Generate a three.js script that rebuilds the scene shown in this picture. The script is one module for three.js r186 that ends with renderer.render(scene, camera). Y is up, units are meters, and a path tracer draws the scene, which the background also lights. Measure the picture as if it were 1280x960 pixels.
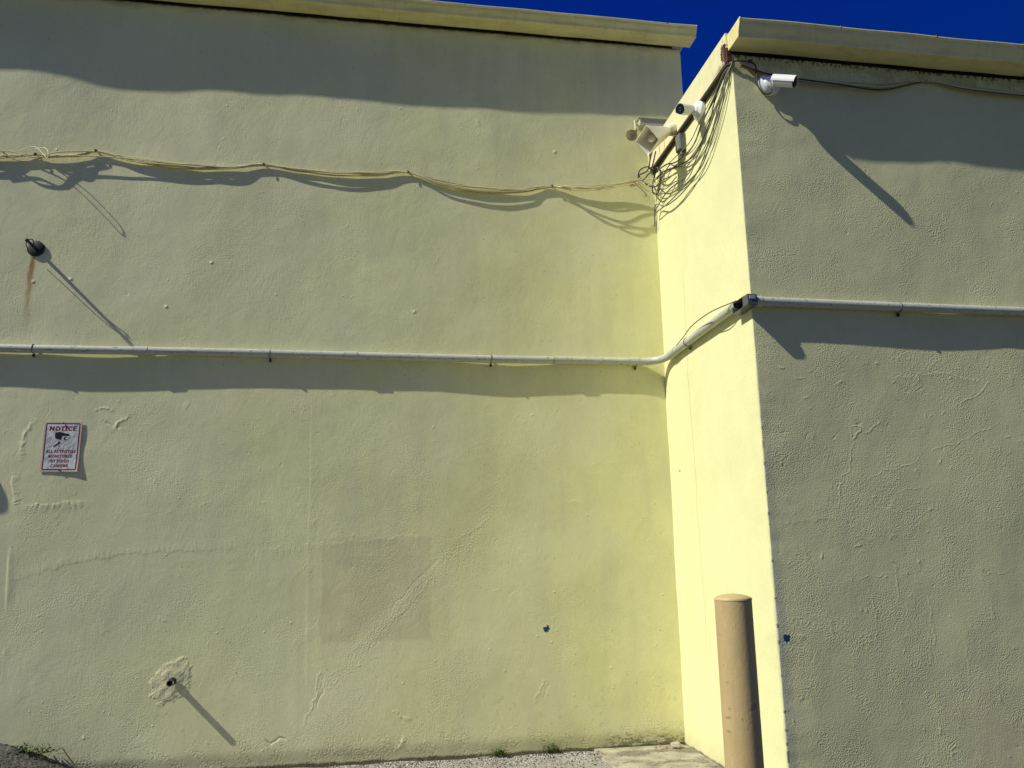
import * as THREE from 'three';
import { createNoise2D } from 'simplex-noise';
import { mergeGeometries } from 'three/addons/utils/BufferGeometryUtils.js';
import { RoundedBoxGeometry } from 'three/addons/geometries/RoundedBoxGeometry.js';

// ---------------------------------------------------------------- camera, sky, sun, exposure
const scene = new THREE.Scene();
const camera = new THREE.PerspectiveCamera(51.241, 4 / 3, 0.05, 3000);
camera.position.set(0, 1.425, 6.042);
camera.rotation.set(0.2048, -0.1638, -0.01607, 'YXZ');

const SUN = new THREE.Vector3(-4.12, 4.12, 1).normalize();
const sun = new THREE.DirectionalLight(new THREE.Color(1, 0.978, 0.835), 4.4);
sun.position.copy(SUN).multiplyScalar(30);
sun.castShadow = true;
sun.shadow.mapSize.set(4096, 4096);
Object.assign(sun.shadow.camera, { left: -14, right: 14, top: 14, bottom: -14, near: 1, far: 80 });
sun.shadow.normalBias = 0.01;
scene.add(sun);

function skyTexture() {
  const W = 512, H = 256, d = new Float32Array(W * H * 4);
  for (let r = 0; r < H; r++) {
    const el = ((r + 0.5) / H - 0.5) * Math.PI, y = Math.sin(el);
    for (let c = 0; c < W; c++) {
      const a = ((c + 0.5) / W - 0.5) * 2 * Math.PI, x = Math.cos(a) * Math.cos(el), z = Math.sin(a) * Math.cos(el);
      const cs = x * SUN.x + y * SUN.y + z * SUN.z;
      const hz = Math.exp(-Math.max(0, y) * 6.5), glow = Math.pow(Math.max(0, cs), 10) * 0.35 + Math.pow(Math.max(0, cs), 60) * 0.7;
      const o = (r * W + c) * 4;
      d[o] = 0.0002 + 0.13 * hz * hz + glow * 0.85;
      d[o + 1] = 0.0125 + 0.215 * hz + glow * 0.92;
      d[o + 2] = 0.188 + 0.13 * hz + glow;
      d[o + 3] = 1;
    }
  }
  const t = new THREE.DataTexture(d, W, H, THREE.RGBAFormat, THREE.FloatType);
  t.mapping = THREE.EquirectangularReflectionMapping;
  t.magFilter = t.minFilter = THREE.LinearFilter;
  t.needsUpdate = true;
  return t;
}
const SKY = skyTexture();
scene.background = SKY;
scene.environment = SKY;

const renderer = new THREE.WebGLRenderer({ antialias: true });
renderer.toneMapping = THREE.LinearToneMapping;
renderer.toneMappingExposure = 1.05;
renderer.shadowMap.enabled = true;
renderer.shadowMap.type = THREE.PCFSoftShadowMap;

// ---------------------------------------------------------------- helpers
function rngOf(seed) { let a = seed >>> 0; return () => { a = (a + 0x6d2b79f5) | 0; let t = Math.imul(a ^ (a >>> 15), 1 | a); t = (t + Math.imul(t ^ (t >>> 7), 61 | t)) ^ t; return ((t ^ (t >>> 14)) >>> 0) / 4294967296; }; }
const noiseOf = (seed) => createNoise2D(rngOf(seed));
const smooth = (a, b, x) => { const t = Math.min(1, Math.max(0, (x - a) / (b - a))); return t * t * (3 - 2 * t); };
const V = (x, y, z) => new THREE.Vector3(x, y, z);
const used = new Map();
function numbered(name) { const n = used.get(name) ?? 0; used.set(name, n + 1); return n ? name + '_' + String(n).padStart(3, '0') : name; }
function obj(name, geometry, material, parent = scene) {
  const g = Array.isArray(geometry) ? mergeGeometries(geometry.map((q) => { const k = q.index ? q.toNonIndexed() : q; for (const a of Object.keys(k.attributes)) if (!['position', 'normal', 'uv'].includes(a)) k.deleteAttribute(a); return k; })) : geometry;
  const m = new THREE.Mesh(g, material);
  m.name = parent === scene ? numbered(name) : name;
  m.castShadow = m.receiveShadow = true;
  parent.add(m);
  return m;
}
function tag(o, label, category, group, kind) { o.userData = { label, category }; if (group) o.userData.group = group; if (kind) o.userData.kind = kind; return o; }
function thing(name, label, category, [x, y, z] = [0, 0, 0], group) {
  const o = new THREE.Group(); o.name = numbered(name); o.position.set(x, y, z); scene.add(o);
  return tag(o, label, category, group);
}
const mat = (r, g, b, roughness = 0.7, more = {}) => new THREE.MeshStandardMaterial({ color: new THREE.Color().setRGB(r, g, b), roughness, ...more });
function box(w, h, d, x, y, z, bevel = 0.003) {
  const g = bevel ? new RoundedBoxGeometry(w, h, d, 2, Math.min(bevel, w / 2.1, h / 2.1, d / 2.1)) : new THREE.BoxGeometry(w, h, d);
  return g.translate(x, y, z);
}
function tube(points, r, seg = 40, sides = 8) { return new THREE.TubeGeometry(new THREE.CatmullRomCurve3(points.map((p) => V(...p)), false, 'centripetal'), seg, r, sides, false); }
function rod(a, b, r, sides = 16, r2 = r) {
  const d = V(...b).sub(V(...a)), g = new THREE.CylinderGeometry(r2, r, d.length(), sides);
  g.applyQuaternion(new THREE.Quaternion().setFromUnitVectors(V(0, 1, 0), d.clone().normalize()));
  return g.translate((a[0] + b[0]) / 2, (a[1] + b[1]) / 2, (a[2] + b[2]) / 2);
}
function toward(g, dir) { return g.applyQuaternion(new THREE.Quaternion().setFromUnitVectors(V(0, 0, 1), V(...dir).normalize())); }   // turns +z to dir
function canvasTexture(w, h, draw) {
  const c = document.createElement('canvas'); c.width = w; c.height = h;
  draw(c.getContext('2d'), w, h);
  const t = new THREE.CanvasTexture(c); t.colorSpace = THREE.SRGBColorSpace; t.magFilter = THREE.LinearFilter; t.anisotropy = 4;
  return t;
}
// a sheet of numbers over a piece of wall, in metres
class Sheet {
  constructor(x0, y0, w, h, W, H) { Object.assign(this, { x0, y0, w, h, W, H, sx: W / w, sy: H / h, a: new Float32Array(W * H) }); }
  each(fn) { const { W, H, a } = this; for (let j = 0, k = 0; j < H; j++) { const y = this.y0 + (j + 0.5) / this.sy; for (let i = 0; i < W; i++, k++) a[k] += fn(this.x0 + (i + 0.5) / this.sx, y); } return this; }
  local(xa, ya, xb, yb, fn) {
    const i0 = Math.max(0, Math.floor((xa - this.x0) * this.sx)), i1 = Math.min(this.W - 1, Math.ceil((xb - this.x0) * this.sx));
    const j0 = Math.max(0, Math.floor((ya - this.y0) * this.sy)), j1 = Math.min(this.H - 1, Math.ceil((yb - this.y0) * this.sy));
    for (let j = j0; j <= j1; j++) for (let i = i0; i <= i1; i++) { const k = j * this.W + i; this.a[k] = fn(this.x0 + (i + 0.5) / this.sx, this.y0 + (j + 0.5) / this.sy, this.a[k]); }
  }
  // a raised (or sunken) line; lean > 0 makes one flank long and the other steep, like the edge of a coat of plaster
  stroke(pts, width, amp, lean = 0, wob = null) {
    let total = 0; const acc = [0];
    for (let i = 1; i < pts.length; i++) acc.push(total += Math.hypot(pts[i][0] - pts[i - 1][0], pts[i][1] - pts[i - 1][1]));
    const m = width * (lean ? 5 : 3), xs = pts.map((p) => p[0]), ys = pts.map((p) => p[1]);
    this.local(Math.min(...xs) - m, Math.min(...ys) - m, Math.max(...xs) + m, Math.max(...ys) + m, (x, y, h) => {
      if (wob) { const n = wob(x * 9, y * 9), q = wob(y * 30 + 7, x * 30); x += n * 0.012 + q * 0.004; y += wob(y * 9 + 40, x * 9) * 0.012; }
      let best = 1e9, side = 1, at = 0;
      for (let i = 1; i < pts.length; i++) {
        const [ax, ay] = pts[i - 1], dx = pts[i][0] - ax, dy = pts[i][1] - ay, L = dx * dx + dy * dy || 1e-9, t = Math.min(1, Math.max(0, ((x - ax) * dx + (y - ay) * dy) / L));
        const ex = x - ax - dx * t, ey = y - ay - dy * t, d = ex * ex + ey * ey;
        if (d < best) { best = d; side = dx * ey - dy * ex > 0 ? 1 : -1; at = acc[i - 1] + t * (acc[i] - acc[i - 1]); }
      }
      const d = Math.sqrt(best), w = width * (lean * side > 0 ? 4 : 1), e = Math.min(at, total - at) / (0.25 * total + 1e-6);
      const broken = wob ? 0.55 + 0.45 * wob(at * 25 + x, total * 13) : 1;
      return h + amp * Math.exp(-(d * d) / (w * w)) * Math.min(1, 0.35 + e) * broken;
    });
  }
  texture() { const t = new THREE.DataTexture(this.a, this.W, this.H, THREE.RedFormat, THREE.FloatType); t.magFilter = t.minFilter = THREE.LinearFilter; t.wrapS = t.wrapT = THREE.MirroredRepeatWrapping; t.needsUpdate = true; return t; }
}
function colourSheet(W, H, x0, y0, w, h, fn) {           // fn(x, y, out) gives linear colour
  const d = new Uint8Array(W * H * 4), o = [0, 0, 0], enc = (v) => { v = Math.min(1, Math.max(0, v)); return Math.round(255 * (v <= 0.0031308 ? v * 12.92 : 1.055 * Math.pow(v, 1 / 2.4) - 0.055)); };
  for (let j = 0, k = 0; j < H; j++) for (let i = 0; i < W; i++, k += 4) { fn(x0 + ((i + 0.5) / W) * w, y0 + ((j + 0.5) / H) * h, o); d[k] = enc(o[0]); d[k + 1] = enc(o[1]); d[k + 2] = enc(o[2]); d[k + 3] = 255; }
  const t = new THREE.DataTexture(d, W, H); t.colorSpace = THREE.SRGBColorSpace; t.magFilter = t.minFilter = THREE.LinearFilter; t.wrapS = t.wrapT = THREE.MirroredRepeatWrapping; t.needsUpdate = true;
  return t;
}
const mix = (o, r, g, b, k) => { o[0] += (r - o[0]) * k; o[1] += (g - o[1]) * k; o[2] += (b - o[2]) * k; };

// ---------------------------------------------------------------- plaster
const PAINT = [0.78, 0.762, 0.42];
const nA = noiseOf(11), nB = noiseOf(12), nC = noiseOf(13), nD = noiseOf(14), nE = noiseOf(15);

const X1 = -3.4, Y1 = -0.2, S1 = 6;                      // the tall wall's sheet
function tallWallRelief() {
  const s = new Sheet(X1, Y1, S1, S1, 2048, 2048), rnd = rngOf(5);
  s.each((x, y) => {
    const wx = x + 0.05 * nB(x * 3, y * 3), wy = y + 0.05 * nC(x * 3, y * 3);
    const low = smooth(3.2, 0.2, y), rough = smooth(0.05, 0.75, nA(x * 1.3 + 4, y * 1.3) * 0.6 + nD(x * 3.1, y * 3.1) * 0.4 + low * 0.25);
    let h = 0.00028 * nA(wx * 7, wy * 5.5) + 0.00014 * nB(wx * 17, wy * 15);
    h += (0.0001 * nC(x * 55, y * 12) + 0.00007 * nD(x * 14, y * 62)) * (1 + nB(x * 1.7, y * 1.3));              // brush and float marks
    const worm = 1 - Math.abs(nE(wx * 34, wy * 30));
    h += (0.00005 + 0.0008 * rough * rough) * 0.5 * worm * worm * worm;
    h += (0.0001 + 0.00026 * rough) * nA(x * 71 + y * 22, y * 71 - x * 22) + (0.00008 + 0.0001 * rough) * nB(x * 160 - y * 60, y * 160 + x * 60);
    return h + 0.00022 * (rnd() - 0.5) * (0.6 + rough);
  });
  const wob = noiseOf(77);
  s.local(-0.5, 0.5, 0.95, 1.75, (x, y, h) => { const d = Math.abs((x - 0.12) * 0.72 - (y - 0.98) * 0.69) + 0.03 * wob(x * 7, y * 7), k = smooth(0.09, 0.01, d); return h + k * (0.0008 * Math.pow(1 - Math.abs(wob(x * 21 - y * 17, x * 13 + y * 13)), 3) + 0.0004 * wob(x * 60, y * 60)); });
  // loose strokes, dabs and chips left in the coat
  for (let i = 0; i < 900; i++) {
    const x = X1 + rnd() * S1, y = rnd() < 0.6 ? rnd() * 3 : rnd() * 5.6, a = (rnd() < 0.5 ? 0.9 : rnd() * 3.14) + rnd() * 0.5, L = 0.012 + rnd() * rnd() * 0.11, b = (rnd() - 0.5) * 0.8;
    s.stroke([[x, y], [x + Math.cos(a) * L * 0.5, y + Math.sin(a) * L * 0.5], [x + Math.cos(a + b) * L, y + Math.sin(a + b) * L]], 0.0025 + rnd() * rnd() * 0.006, (rnd() < 0.7 ? 1 : -1) * (0.0003 + rnd() * rnd() * 0.0015), rnd() < 0.4 ? 1 : 0, wob);
  }
  for (let i = 0; i < 60; i++) { const x = X1 + rnd() * S1, y = rnd() * (rnd() < 0.5 ? 1.2 : 5.6); s.stroke([[x, y], [x + 0.004, y - 0.006]], 0.004 + rnd() * 0.004, 0.0015 + rnd() * 0.003); }
  // what one can recognise
  s.stroke([[0.68, 1.62], [0.5, 1.42], [0.38, 1.28], [0.21, 1.11], [0.1, 0.98], [-0.04, 0.87], [-0.18, 0.74], [-0.29, 0.63]], 0.006, 0.0006, 0, wob);
  s.stroke([[0.42, 1.36], [0.3, 1.25], [0.18, 1.12], [0.07, 1.0]], 0.006, -0.0014, 0, wob);
  s.stroke([[0.4, 1.25], [0.32, 1.16], [0.2, 1.03], [0.08, 0.93]], 0.006, 0.0011, 0, wob);
  s.stroke([[0.8, 1.66], [0.66, 1.56], [0.56, 1.5]], 0.007, 0.0012, 0, wob);
  s.stroke([[-0.98, 1.44], [-0.43, 1.49], [-0.14, 1.51], [0.15, 1.53], [0.41, 1.55]], 0.01, 0.0011, -1, wob);
  s.stroke([[-2.43, 1.28], [-2.23, 1.35], [-1.98, 1.41], [-1.67, 1.455], [-1.36, 1.46], [-0.98, 1.48]], 0.01, 0.0013, 1, wob);
  s.stroke([[-0.52, 2.64], [-0.505, 1.95], [-0.506, 1.38], [-0.48, 0.3]], 0.008, 0.0006, 1);
  s.stroke([[-2.03, 2.457], [-1.966, 2.469], [-1.909, 2.435]], 0.009, 0.003, 0, wob);
  s.stroke([[-1.9, 2.31], [-1.85, 2.37], [-1.8, 2.41]], 0.012, 0.004, 0, wob);
  s.stroke([[-1.96, 2.38], [-1.88, 2.33], [-1.82, 2.33]], 0.01, -0.003, 0, wob);
  s.stroke([[-2.41, 2.38], [-2.47, 2.26], [-2.48, 2.1]], 0.012, 0.0035, 0, wob);
  s.stroke([[-2.525, 2.01], [-2.472, 1.74]], 0.008, 0.003, 1, wob);
  s.stroke([[-2.484, 1.47], [-2.466, 1.1]], 0.008, 0.0025, 1);
  s.stroke([[-2.425, 1.78], [-2.22, 1.79], [-2.015, 1.805]], 0.01, 0.003, -1, wob);
  s.stroke([[-0.745, 0.184], [-0.712, 0.157], [-0.676, 0.176], [-0.651, 0.195], [-0.613, 0.183]], 0.006, -0.005);
  s.stroke([[-0.4, 0.61], [-0.42, 0.45], [-0.47, 0.33], [-0.5, 0.25]], 0.007, 0.0025, 0, wob);
  s.stroke([[-0.37, 0.6], [-0.38, 0.47], [-0.42, 0.38]], 0.006, -0.002, 0, wob);
  s.stroke([[0.106, 0.326], [0.162, 0.307], [0.23, 0.267]], 0.01, 0.0035, 0, wob);
  s.stroke([[0.14, 0.07], [0.17, 0.1], [0.2, 0.14]], 0.016, 0.006, 0, wob);
  s.stroke([[1.21, 0.51], [1.175, 0.43], [1.125, 0.345]], 0.008, 0.003, 0, wob);
  s.stroke([[1.25, 0.5], [1.21, 0.42], [1.16, 0.34]], 0.006, -0.002, 0, wob);
  for (const [x, y] of [[-2.28, 3.43], [-1.6, 3.24], [-2.53, 3.4], [0.23, 3.26], [-1.3, 3.6], [1.39, 4.7]]) s.stroke([[x, y], [x + 0.01, y - 0.008]], 0.01, 0.007);
  // the blister of mortar round the pipe stub
  s.local(-1.6, 0.36, -1.16, 0.8, (x, y, h) => {
    const dx = (x + 1.385) / 0.13, dy = (y - 0.59) / 0.15, q = Math.hypot(dx - 0.25 * dy, dy) + 0.14 * wob(x * 11, y * 11) + 0.05 * wob(x * 40, y * 40);
    return h + 0.0042 * smooth(1.06, 0.8, q) + 0.005 * smooth(0.8, 0.2, q) + smooth(1.0, 0.7, q) * (0.0014 * wob(x * 9 + y * 7, y * 11 - x * 7) + 0.0003 * wob(x * 26 + y * 20, y * 20 - x * 26));
  });
  // flaking along the foot
  s.local(X1, 0, 2.3, 0.34, (x, y, h) => { const k = smooth(0.3, 0.02, y) * smooth(0.0, 0.5, nA(x * 5, y * 9) + 0.25), f = Math.abs(nD(x * 16, y * 22)); return h - 0.0022 * k * smooth(0.09, 0.02, f) + 0.0008 * k * nC(x * 40, y * 40); });
  return s.texture();
}
function tallWallColour() {
  const grain = rngOf(91);
  return colourSheet(1536, 1536, X1, Y1, S1, S1, (x, y, o) => {
    const k = 1 + 0.045 * nA(x * 0.9, y * 0.9) + 0.03 * nB(x * 3.2, y * 2.6) + 0.018 * nC(x * 12, y * 9) + 0.012 * nD(x * 60, y * 60) + 0.09 * (grain() - 0.5);
    o[0] = PAINT[0] * k; o[1] = PAINT[1] * k; o[2] = PAINT[2] * k * (1 + 0.05 * nE(x * 1.1, y * 1.3));
    const grime = smooth(0.1, 0.9, nB(x * 1.6 + 9, y * 0.5) * 0.5 + nC(x * 6, y * 0.7) * 0.35 + 0.2);
    mix(o, 0.5, 0.5, 0.38, 0.2 * grime);
    mix(o, 0.68, 0.68, 0.5, 0.28 * smooth(1.4, -2.4, x + 0.8 * nA(x * 0.6, y * 0.7 + 2)));  // greyer toward the left: loss of bounce light painted into the colour
    const drip = smooth(0.35, 0.9, nD(x * 11, y * 0.35 + 3)) * smooth(-0.2, 0.6, nA(x * 1.7, y * 0.8 + 8)); mix(o, 0.48, 0.46, 0.33, 0.08 * drip);
    const pale = smooth(0.15, 0.7, nE(x * 0.7 + 3, y * 0.9)); mix(o, 0.83, 0.81, 0.51, 0.25 * pale);
    // the patch painted over in another batch
    const ex = 0.012 * nD(y * 6, 3) + 0.004 * nC(y * 40, 1), ey = 0.01 * nD(x * 6, 9) + 0.004 * nC(x * 40, 7);
    const inP = smooth(-0.415, -0.395, x + ex) * smooth(0.385, 0.365, x + ex) * smooth(0.795, 0.815, y + ey) * smooth(1.545, 1.52, y + ey);
    const scar = smooth(0.1, 0.02, Math.abs((x + 0.02) - (y - 0.9) * 0.92) + 0.03 * nA(x * 6, y * 6)) ;
    mix(o, 0.57, 0.505, 0.315, 0.48 * inP * (0.72 + 0.28 * nB(x * 3, y * 4) + 0.12 * nC(x * 18, y * 3)) * (1 - 0.75 * scar * smooth(1.25, 0.95, y)));
    // rust run under the iron rod
    const rx = x + 2.548 - (3.6 - y) * 0.012 - 0.006 * nA(y * 4, 2), run = smooth(3.6, 3.57, y) * smooth(3.0, 3.56, y);
    mix(o, 0.36, 0.16, 0.02, 0.9 * run * smooth(0.026, 0.006, Math.abs(rx) + 0.006 * nB(x * 50, y * 8)));
    mix(o, 0.55, 0.37, 0.17, 0.3 * smooth(2.8, 3.3, y) * smooth(3.6, 3.3, y) * smooth(0.04, 0.0, Math.abs(rx)));
    // mould under the gutter, splash and soil at the foot
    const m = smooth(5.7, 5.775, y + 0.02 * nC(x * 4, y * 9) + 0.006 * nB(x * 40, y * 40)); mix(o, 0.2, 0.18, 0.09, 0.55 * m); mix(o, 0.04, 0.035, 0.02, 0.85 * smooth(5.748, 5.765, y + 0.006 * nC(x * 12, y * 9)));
    mix(o, 0.42, 0.38, 0.24, 0.3 * smooth(0.22, 0, y + 0.1 * nC(x * 2.2, y)) * (0.6 + 0.4 * nA(x * 4, y * 6)));
    const f = Math.abs(nD(x * 16, y * 22)), fk = smooth(0.26, 0.02, y) * smooth(0.0, 0.5, nA(x * 5, y * 9) + 0.25); mix(o, 0.12, 0.1, 0.07, 0.7 * fk * smooth(0.07, 0.015, f));
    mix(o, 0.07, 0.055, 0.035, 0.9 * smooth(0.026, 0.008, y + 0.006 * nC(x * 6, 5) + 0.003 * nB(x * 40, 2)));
    const ic = smooth(1.55, 1.8, x) * smooth(0.13, 0.05, y + 0.03 * nA(x * 14, y * 14)); mix(o, 0.12, 0.1, 0.065, 0.7 * ic * smooth(0.0, 0.55, nB(x * 9, y * 26) * 0.6 + nC(x * 37, y * 60) * 0.5 + smooth(0.09, 0.02, y) * 0.5));
    // the patch round the pipe stub shows older, greyer paint
    const q = Math.hypot((x + 1.385) / 0.13 - 0.25 * (y - 0.59) / 0.15, (y - 0.59) / 0.15) + 0.14 * nA(x * 11, y * 11); mix(o, 0.66, 0.6, 0.4, 0.45 * smooth(1.0, 0.75, q));
    const sp = smooth(0.5, 0.8, nA(x * 19, y * 19)) * smooth(0.9, 0.1, y) * smooth(0.2, 0.7, nE(x * 2.3, y * 3)); mix(o, 0.4, 0.35, 0.23, 0.35 * sp);
    const chip = smooth(0.86, 0.93, nB(x * 23, y * 23)) * smooth(0.0, 0.6, nA(x * 1.9 + 5, y * 2.3)) * smooth(2.2, 0.2, y); mix(o, 0.38, 0.35, 0.26, 0.4 * chip); mix(o, 0.05, 0.045, 0.04, 0.7 * smooth(0.955, 0.975, nD(x * 31, y * 31)));
    // a blot of blue paint
    mix(o, 0.01, 0.05, 0.12, smooth(1.05, 0.8, Math.hypot((x - 1.227) / 0.024, (y - 0.854) / 0.022) + 0.35 * nC(x * 45, y * 45)));
    // rust at the cable clips near the corner
    for (const [cx, cy, r] of [[1.362, 4.374, 0.016], [2.06, 4.445, 0.035]]) mix(o, 0.25, 0.07, 0.03, 0.7 * smooth(1, 0.4, Math.hypot(x - cx, y - cy) / r + 0.4 * nA(x * 40, y * 40)));
  });
}

const SD = 1.575, SW = 4.8, SY = -0.1, SH = 4.9;           // the low building: side wall depth; its sheet runs along side and front
function lowWallRelief() {
  const s = new Sheet(0, SY, SW, SH, 2048, 2048), rnd = rngOf(8), wob = noiseOf(78);
  s.each((u, y) => {
    const front = smooth(SD - 0.02, SD + 0.03, u), low = smooth(4.2, 1.5, y);
    const wx = u + 0.04 * nB(u * 4, y * 4), wy = y + 0.04 * nC(u * 4, y * 4);
    const rough = smooth(-0.35, 0.6, nA(u * 1.7 + 2, y * 1.5 + 5) * 0.6 + nD(u * 4, y * 3.4) * 0.4 + low * 0.2) * (0.3 + 0.7 * front);
    let h = 0.00018 * nA(wx * 7 + 31, wy * 6) + 0.00014 * nB(wx * 19, wy * 17);
    const worm = 1 - Math.abs(nE(wx * 50 + 5, wy * 46)), worm2 = 1 - Math.abs(nC(wx * 62 + 9, wy * 58));
    h += (0.0002 + 0.0012 * rough) * 0.6 * worm * worm * worm * worm + 0.0013 * rough * worm2 * worm2 * worm2;
    h += (0.0001 + 0.0002 * front) * nA(u * 80, y * 80) + 0.00009 * nD(u * 190, y * 190) + 0.00022 * (rnd() - 0.5) * (0.4 + rough);
    return h;
  });
  const F = (pts) => pts.map(([x, y]) => [x - 2.2515 + SD, y]);
  const line = (pts, w = 0.007, a = 0.0032, lean = 0) => s.stroke(F(pts), w * 0.6, a * 0.4, lean, wob);
  line([[3.14, 2.45], [3.26, 2.46], [3.41, 2.48], [3.58, 2.48], [3.71, 2.44], [3.82, 2.44]], 0.008, 0.004, -1);
  line([[3.52, 2.58], [3.43, 2.52], [3.41, 2.48]]); line([[3.87, 2.59], [3.8, 2.48]]);
  line([[3.83, 2.44], [3.76, 2.35], [3.68, 2.32], [3.58, 2.27]], 0.008, 0.0045);
  line([[2.84, 2.14], [2.91, 2.14], [2.9, 2.1], [2.85, 2.06], [2.84, 2.14]], 0.007, 0.005);
  line([[2.92, 2.09], [3.0, 2.14], [3.04, 2.17], [3.06, 2.15]], 0.008, 0.005);
  line([[2.85, 2.05], [2.82, 1.96], [2.8, 1.86], [2.75, 1.84], [2.73, 1.73], [2.7, 1.6]], 0.006, 0.0045);
  line([[3.36, 1.98], [3.41, 2.01], [3.55, 2.03], [3.68, 2.09], [3.82, 2.14], [3.87, 2.19]], 0.006, 0.0038);
  line([[2.93, 1.81], [3.04, 1.87], [3.13, 1.88], [3.25, 1.91], [3.29, 1.96]]);
  line([[3.09, 1.72], [3.18, 1.75], [3.36, 1.77]], 0.006, 0.0024); line([[2.29, 1.56], [2.45, 1.56], [2.71, 1.58]], 0.01, 0.0025, 1);
  line([[3.04, 1.32], [3.03, 1.08]], 0.006, 0.0035, 1); line([[3.23, 1.11], [3.23, 0.84]], 0.006, 0.0035, 1); line([[3.44, 0.91], [3.43, 0.63]], 0.005, 0.002, 1);
  line([[2.84, 1.25], [2.88, 1.1], [2.88, 1.04], [2.88, 0.94], [2.86, 0.88], [2.77, 0.86], [2.68, 0.8]]);
  line([[2.7, 0.76], [2.74, 0.68]]); line([[2.86, 1.24], [3.04, 1.26]], 0.006, 0.0025); line([[3.62, 1.24], [3.79, 1.24]], 0.006, 0.0025);
  for (let i = 0; i < 480; i++) {
    const u = SD + 0.05 + rnd() * 3, y = rnd() * (rnd() < 0.7 ? 2.7 : 4.6), a = rnd() * 6.28, L = 0.008 + rnd() * rnd() * 0.08;
    s.stroke([[u, y], [u + Math.cos(a) * L, y + Math.sin(a) * L]], 0.003 + rnd() * 0.004, (rnd() < 0.8 ? 1 : -1) * (0.001 + rnd() * rnd() * 0.003), rnd() < 0.3 ? 1 : 0, wob);
  }
  for (let i = 0; i < 90; i++) { const u = 0.1 + rnd() * 1.4, y = rnd() * 4.5; s.stroke([[u, y], [u + 0.02, y - 0.02 - 0.05 * rnd()]], 0.004, 0.001, 0, wob); }
  s.stroke([[0.5, 3.43], [0.506, 2.86], [0.492, 2.38], [0.562, 1.67], [0.55, 0.6]], 0.0028, -0.0035, 0, wob);    // a hairline crack down the side
  return s.texture();
}
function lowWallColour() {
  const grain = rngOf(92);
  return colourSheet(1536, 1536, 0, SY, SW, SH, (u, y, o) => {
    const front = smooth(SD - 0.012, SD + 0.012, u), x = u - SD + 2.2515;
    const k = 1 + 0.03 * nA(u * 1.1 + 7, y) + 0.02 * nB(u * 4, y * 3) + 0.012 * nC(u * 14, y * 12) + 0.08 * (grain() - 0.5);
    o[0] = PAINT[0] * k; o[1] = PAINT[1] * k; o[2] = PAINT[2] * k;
    // the street side is painted a duller tone
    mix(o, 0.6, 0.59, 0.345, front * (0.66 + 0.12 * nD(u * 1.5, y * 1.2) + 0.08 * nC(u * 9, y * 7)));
    mix(o, 0.63, 0.52, 0.34, 0.4 * front * smooth(0.45, 0.1, Math.hypot((x - 3.55) / 1.0, (y - 0.32) / 1.2) + 0.2 * nA(u * 4, y * 4)));
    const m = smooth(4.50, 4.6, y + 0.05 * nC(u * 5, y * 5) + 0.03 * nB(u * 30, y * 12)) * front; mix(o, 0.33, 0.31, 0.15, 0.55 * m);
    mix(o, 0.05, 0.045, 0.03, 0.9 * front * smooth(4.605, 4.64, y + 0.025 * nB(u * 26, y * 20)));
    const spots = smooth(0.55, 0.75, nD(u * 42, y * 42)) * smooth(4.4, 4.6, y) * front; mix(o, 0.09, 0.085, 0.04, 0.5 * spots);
    mix(o, 0.08, 0.07, 0.04, 0.8 * (1 - front) * smooth(4.525, 4.55, y + 0.006 * nA(u * 6, 2)));  // shade stripe under the fascia, painted into the side wall colour
    // grey wear where the corner has been brushed against
    const e = smooth(0.055, 0.012, Math.abs(u - SD - 0.022) + 0.012 * nA(u * 20, y * 7)); mix(o, 0.4, 0.41, 0.36, 0.55 * e * smooth(3.0, 0.6, y));
    mix(o, 0.15, 0.14, 0.11, 0.8 * smooth(0.012, 0.004, Math.abs(u - SD - 0.006)) * smooth(0.45, 0.6, nB(3, y * 14)) * smooth(2.6, 1.6, y));
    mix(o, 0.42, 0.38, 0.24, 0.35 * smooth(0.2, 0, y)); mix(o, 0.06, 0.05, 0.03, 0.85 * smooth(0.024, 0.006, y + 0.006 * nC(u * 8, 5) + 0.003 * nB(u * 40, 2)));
    const crack = smooth(0.006, 0.002, Math.abs(u - 0.5 - 0.012 * nA(y * 3, 1) - 0.03 * smooth(2.3, 1.2, y))) * smooth(0.5, 0.8, y) * smooth(3.6, 3.3, y); mix(o, 0.45, 0.36, 0.16, 0.55 * crack);
    mix(o, 0.01, 0.05, 0.12, front * smooth(1.05, 0.8, Math.hypot((x - 2.305) / 0.024, (y - 0.907) / 0.024) + 0.3 * nC(u * 45, y * 45)));
    mix(o, 0.08, 0.06, 0.04, smooth(1, 0.7, Math.hypot((u - 0.2) / 0.014, (y - 2.0) / 0.008)));
  });
}
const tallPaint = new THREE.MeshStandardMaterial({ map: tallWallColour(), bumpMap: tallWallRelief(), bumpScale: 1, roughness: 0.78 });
const lowPaint = new THREE.MeshStandardMaterial({ map: lowWallColour(), bumpMap: lowWallRelief(), bumpScale: 1, roughness: 0.78 });

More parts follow.
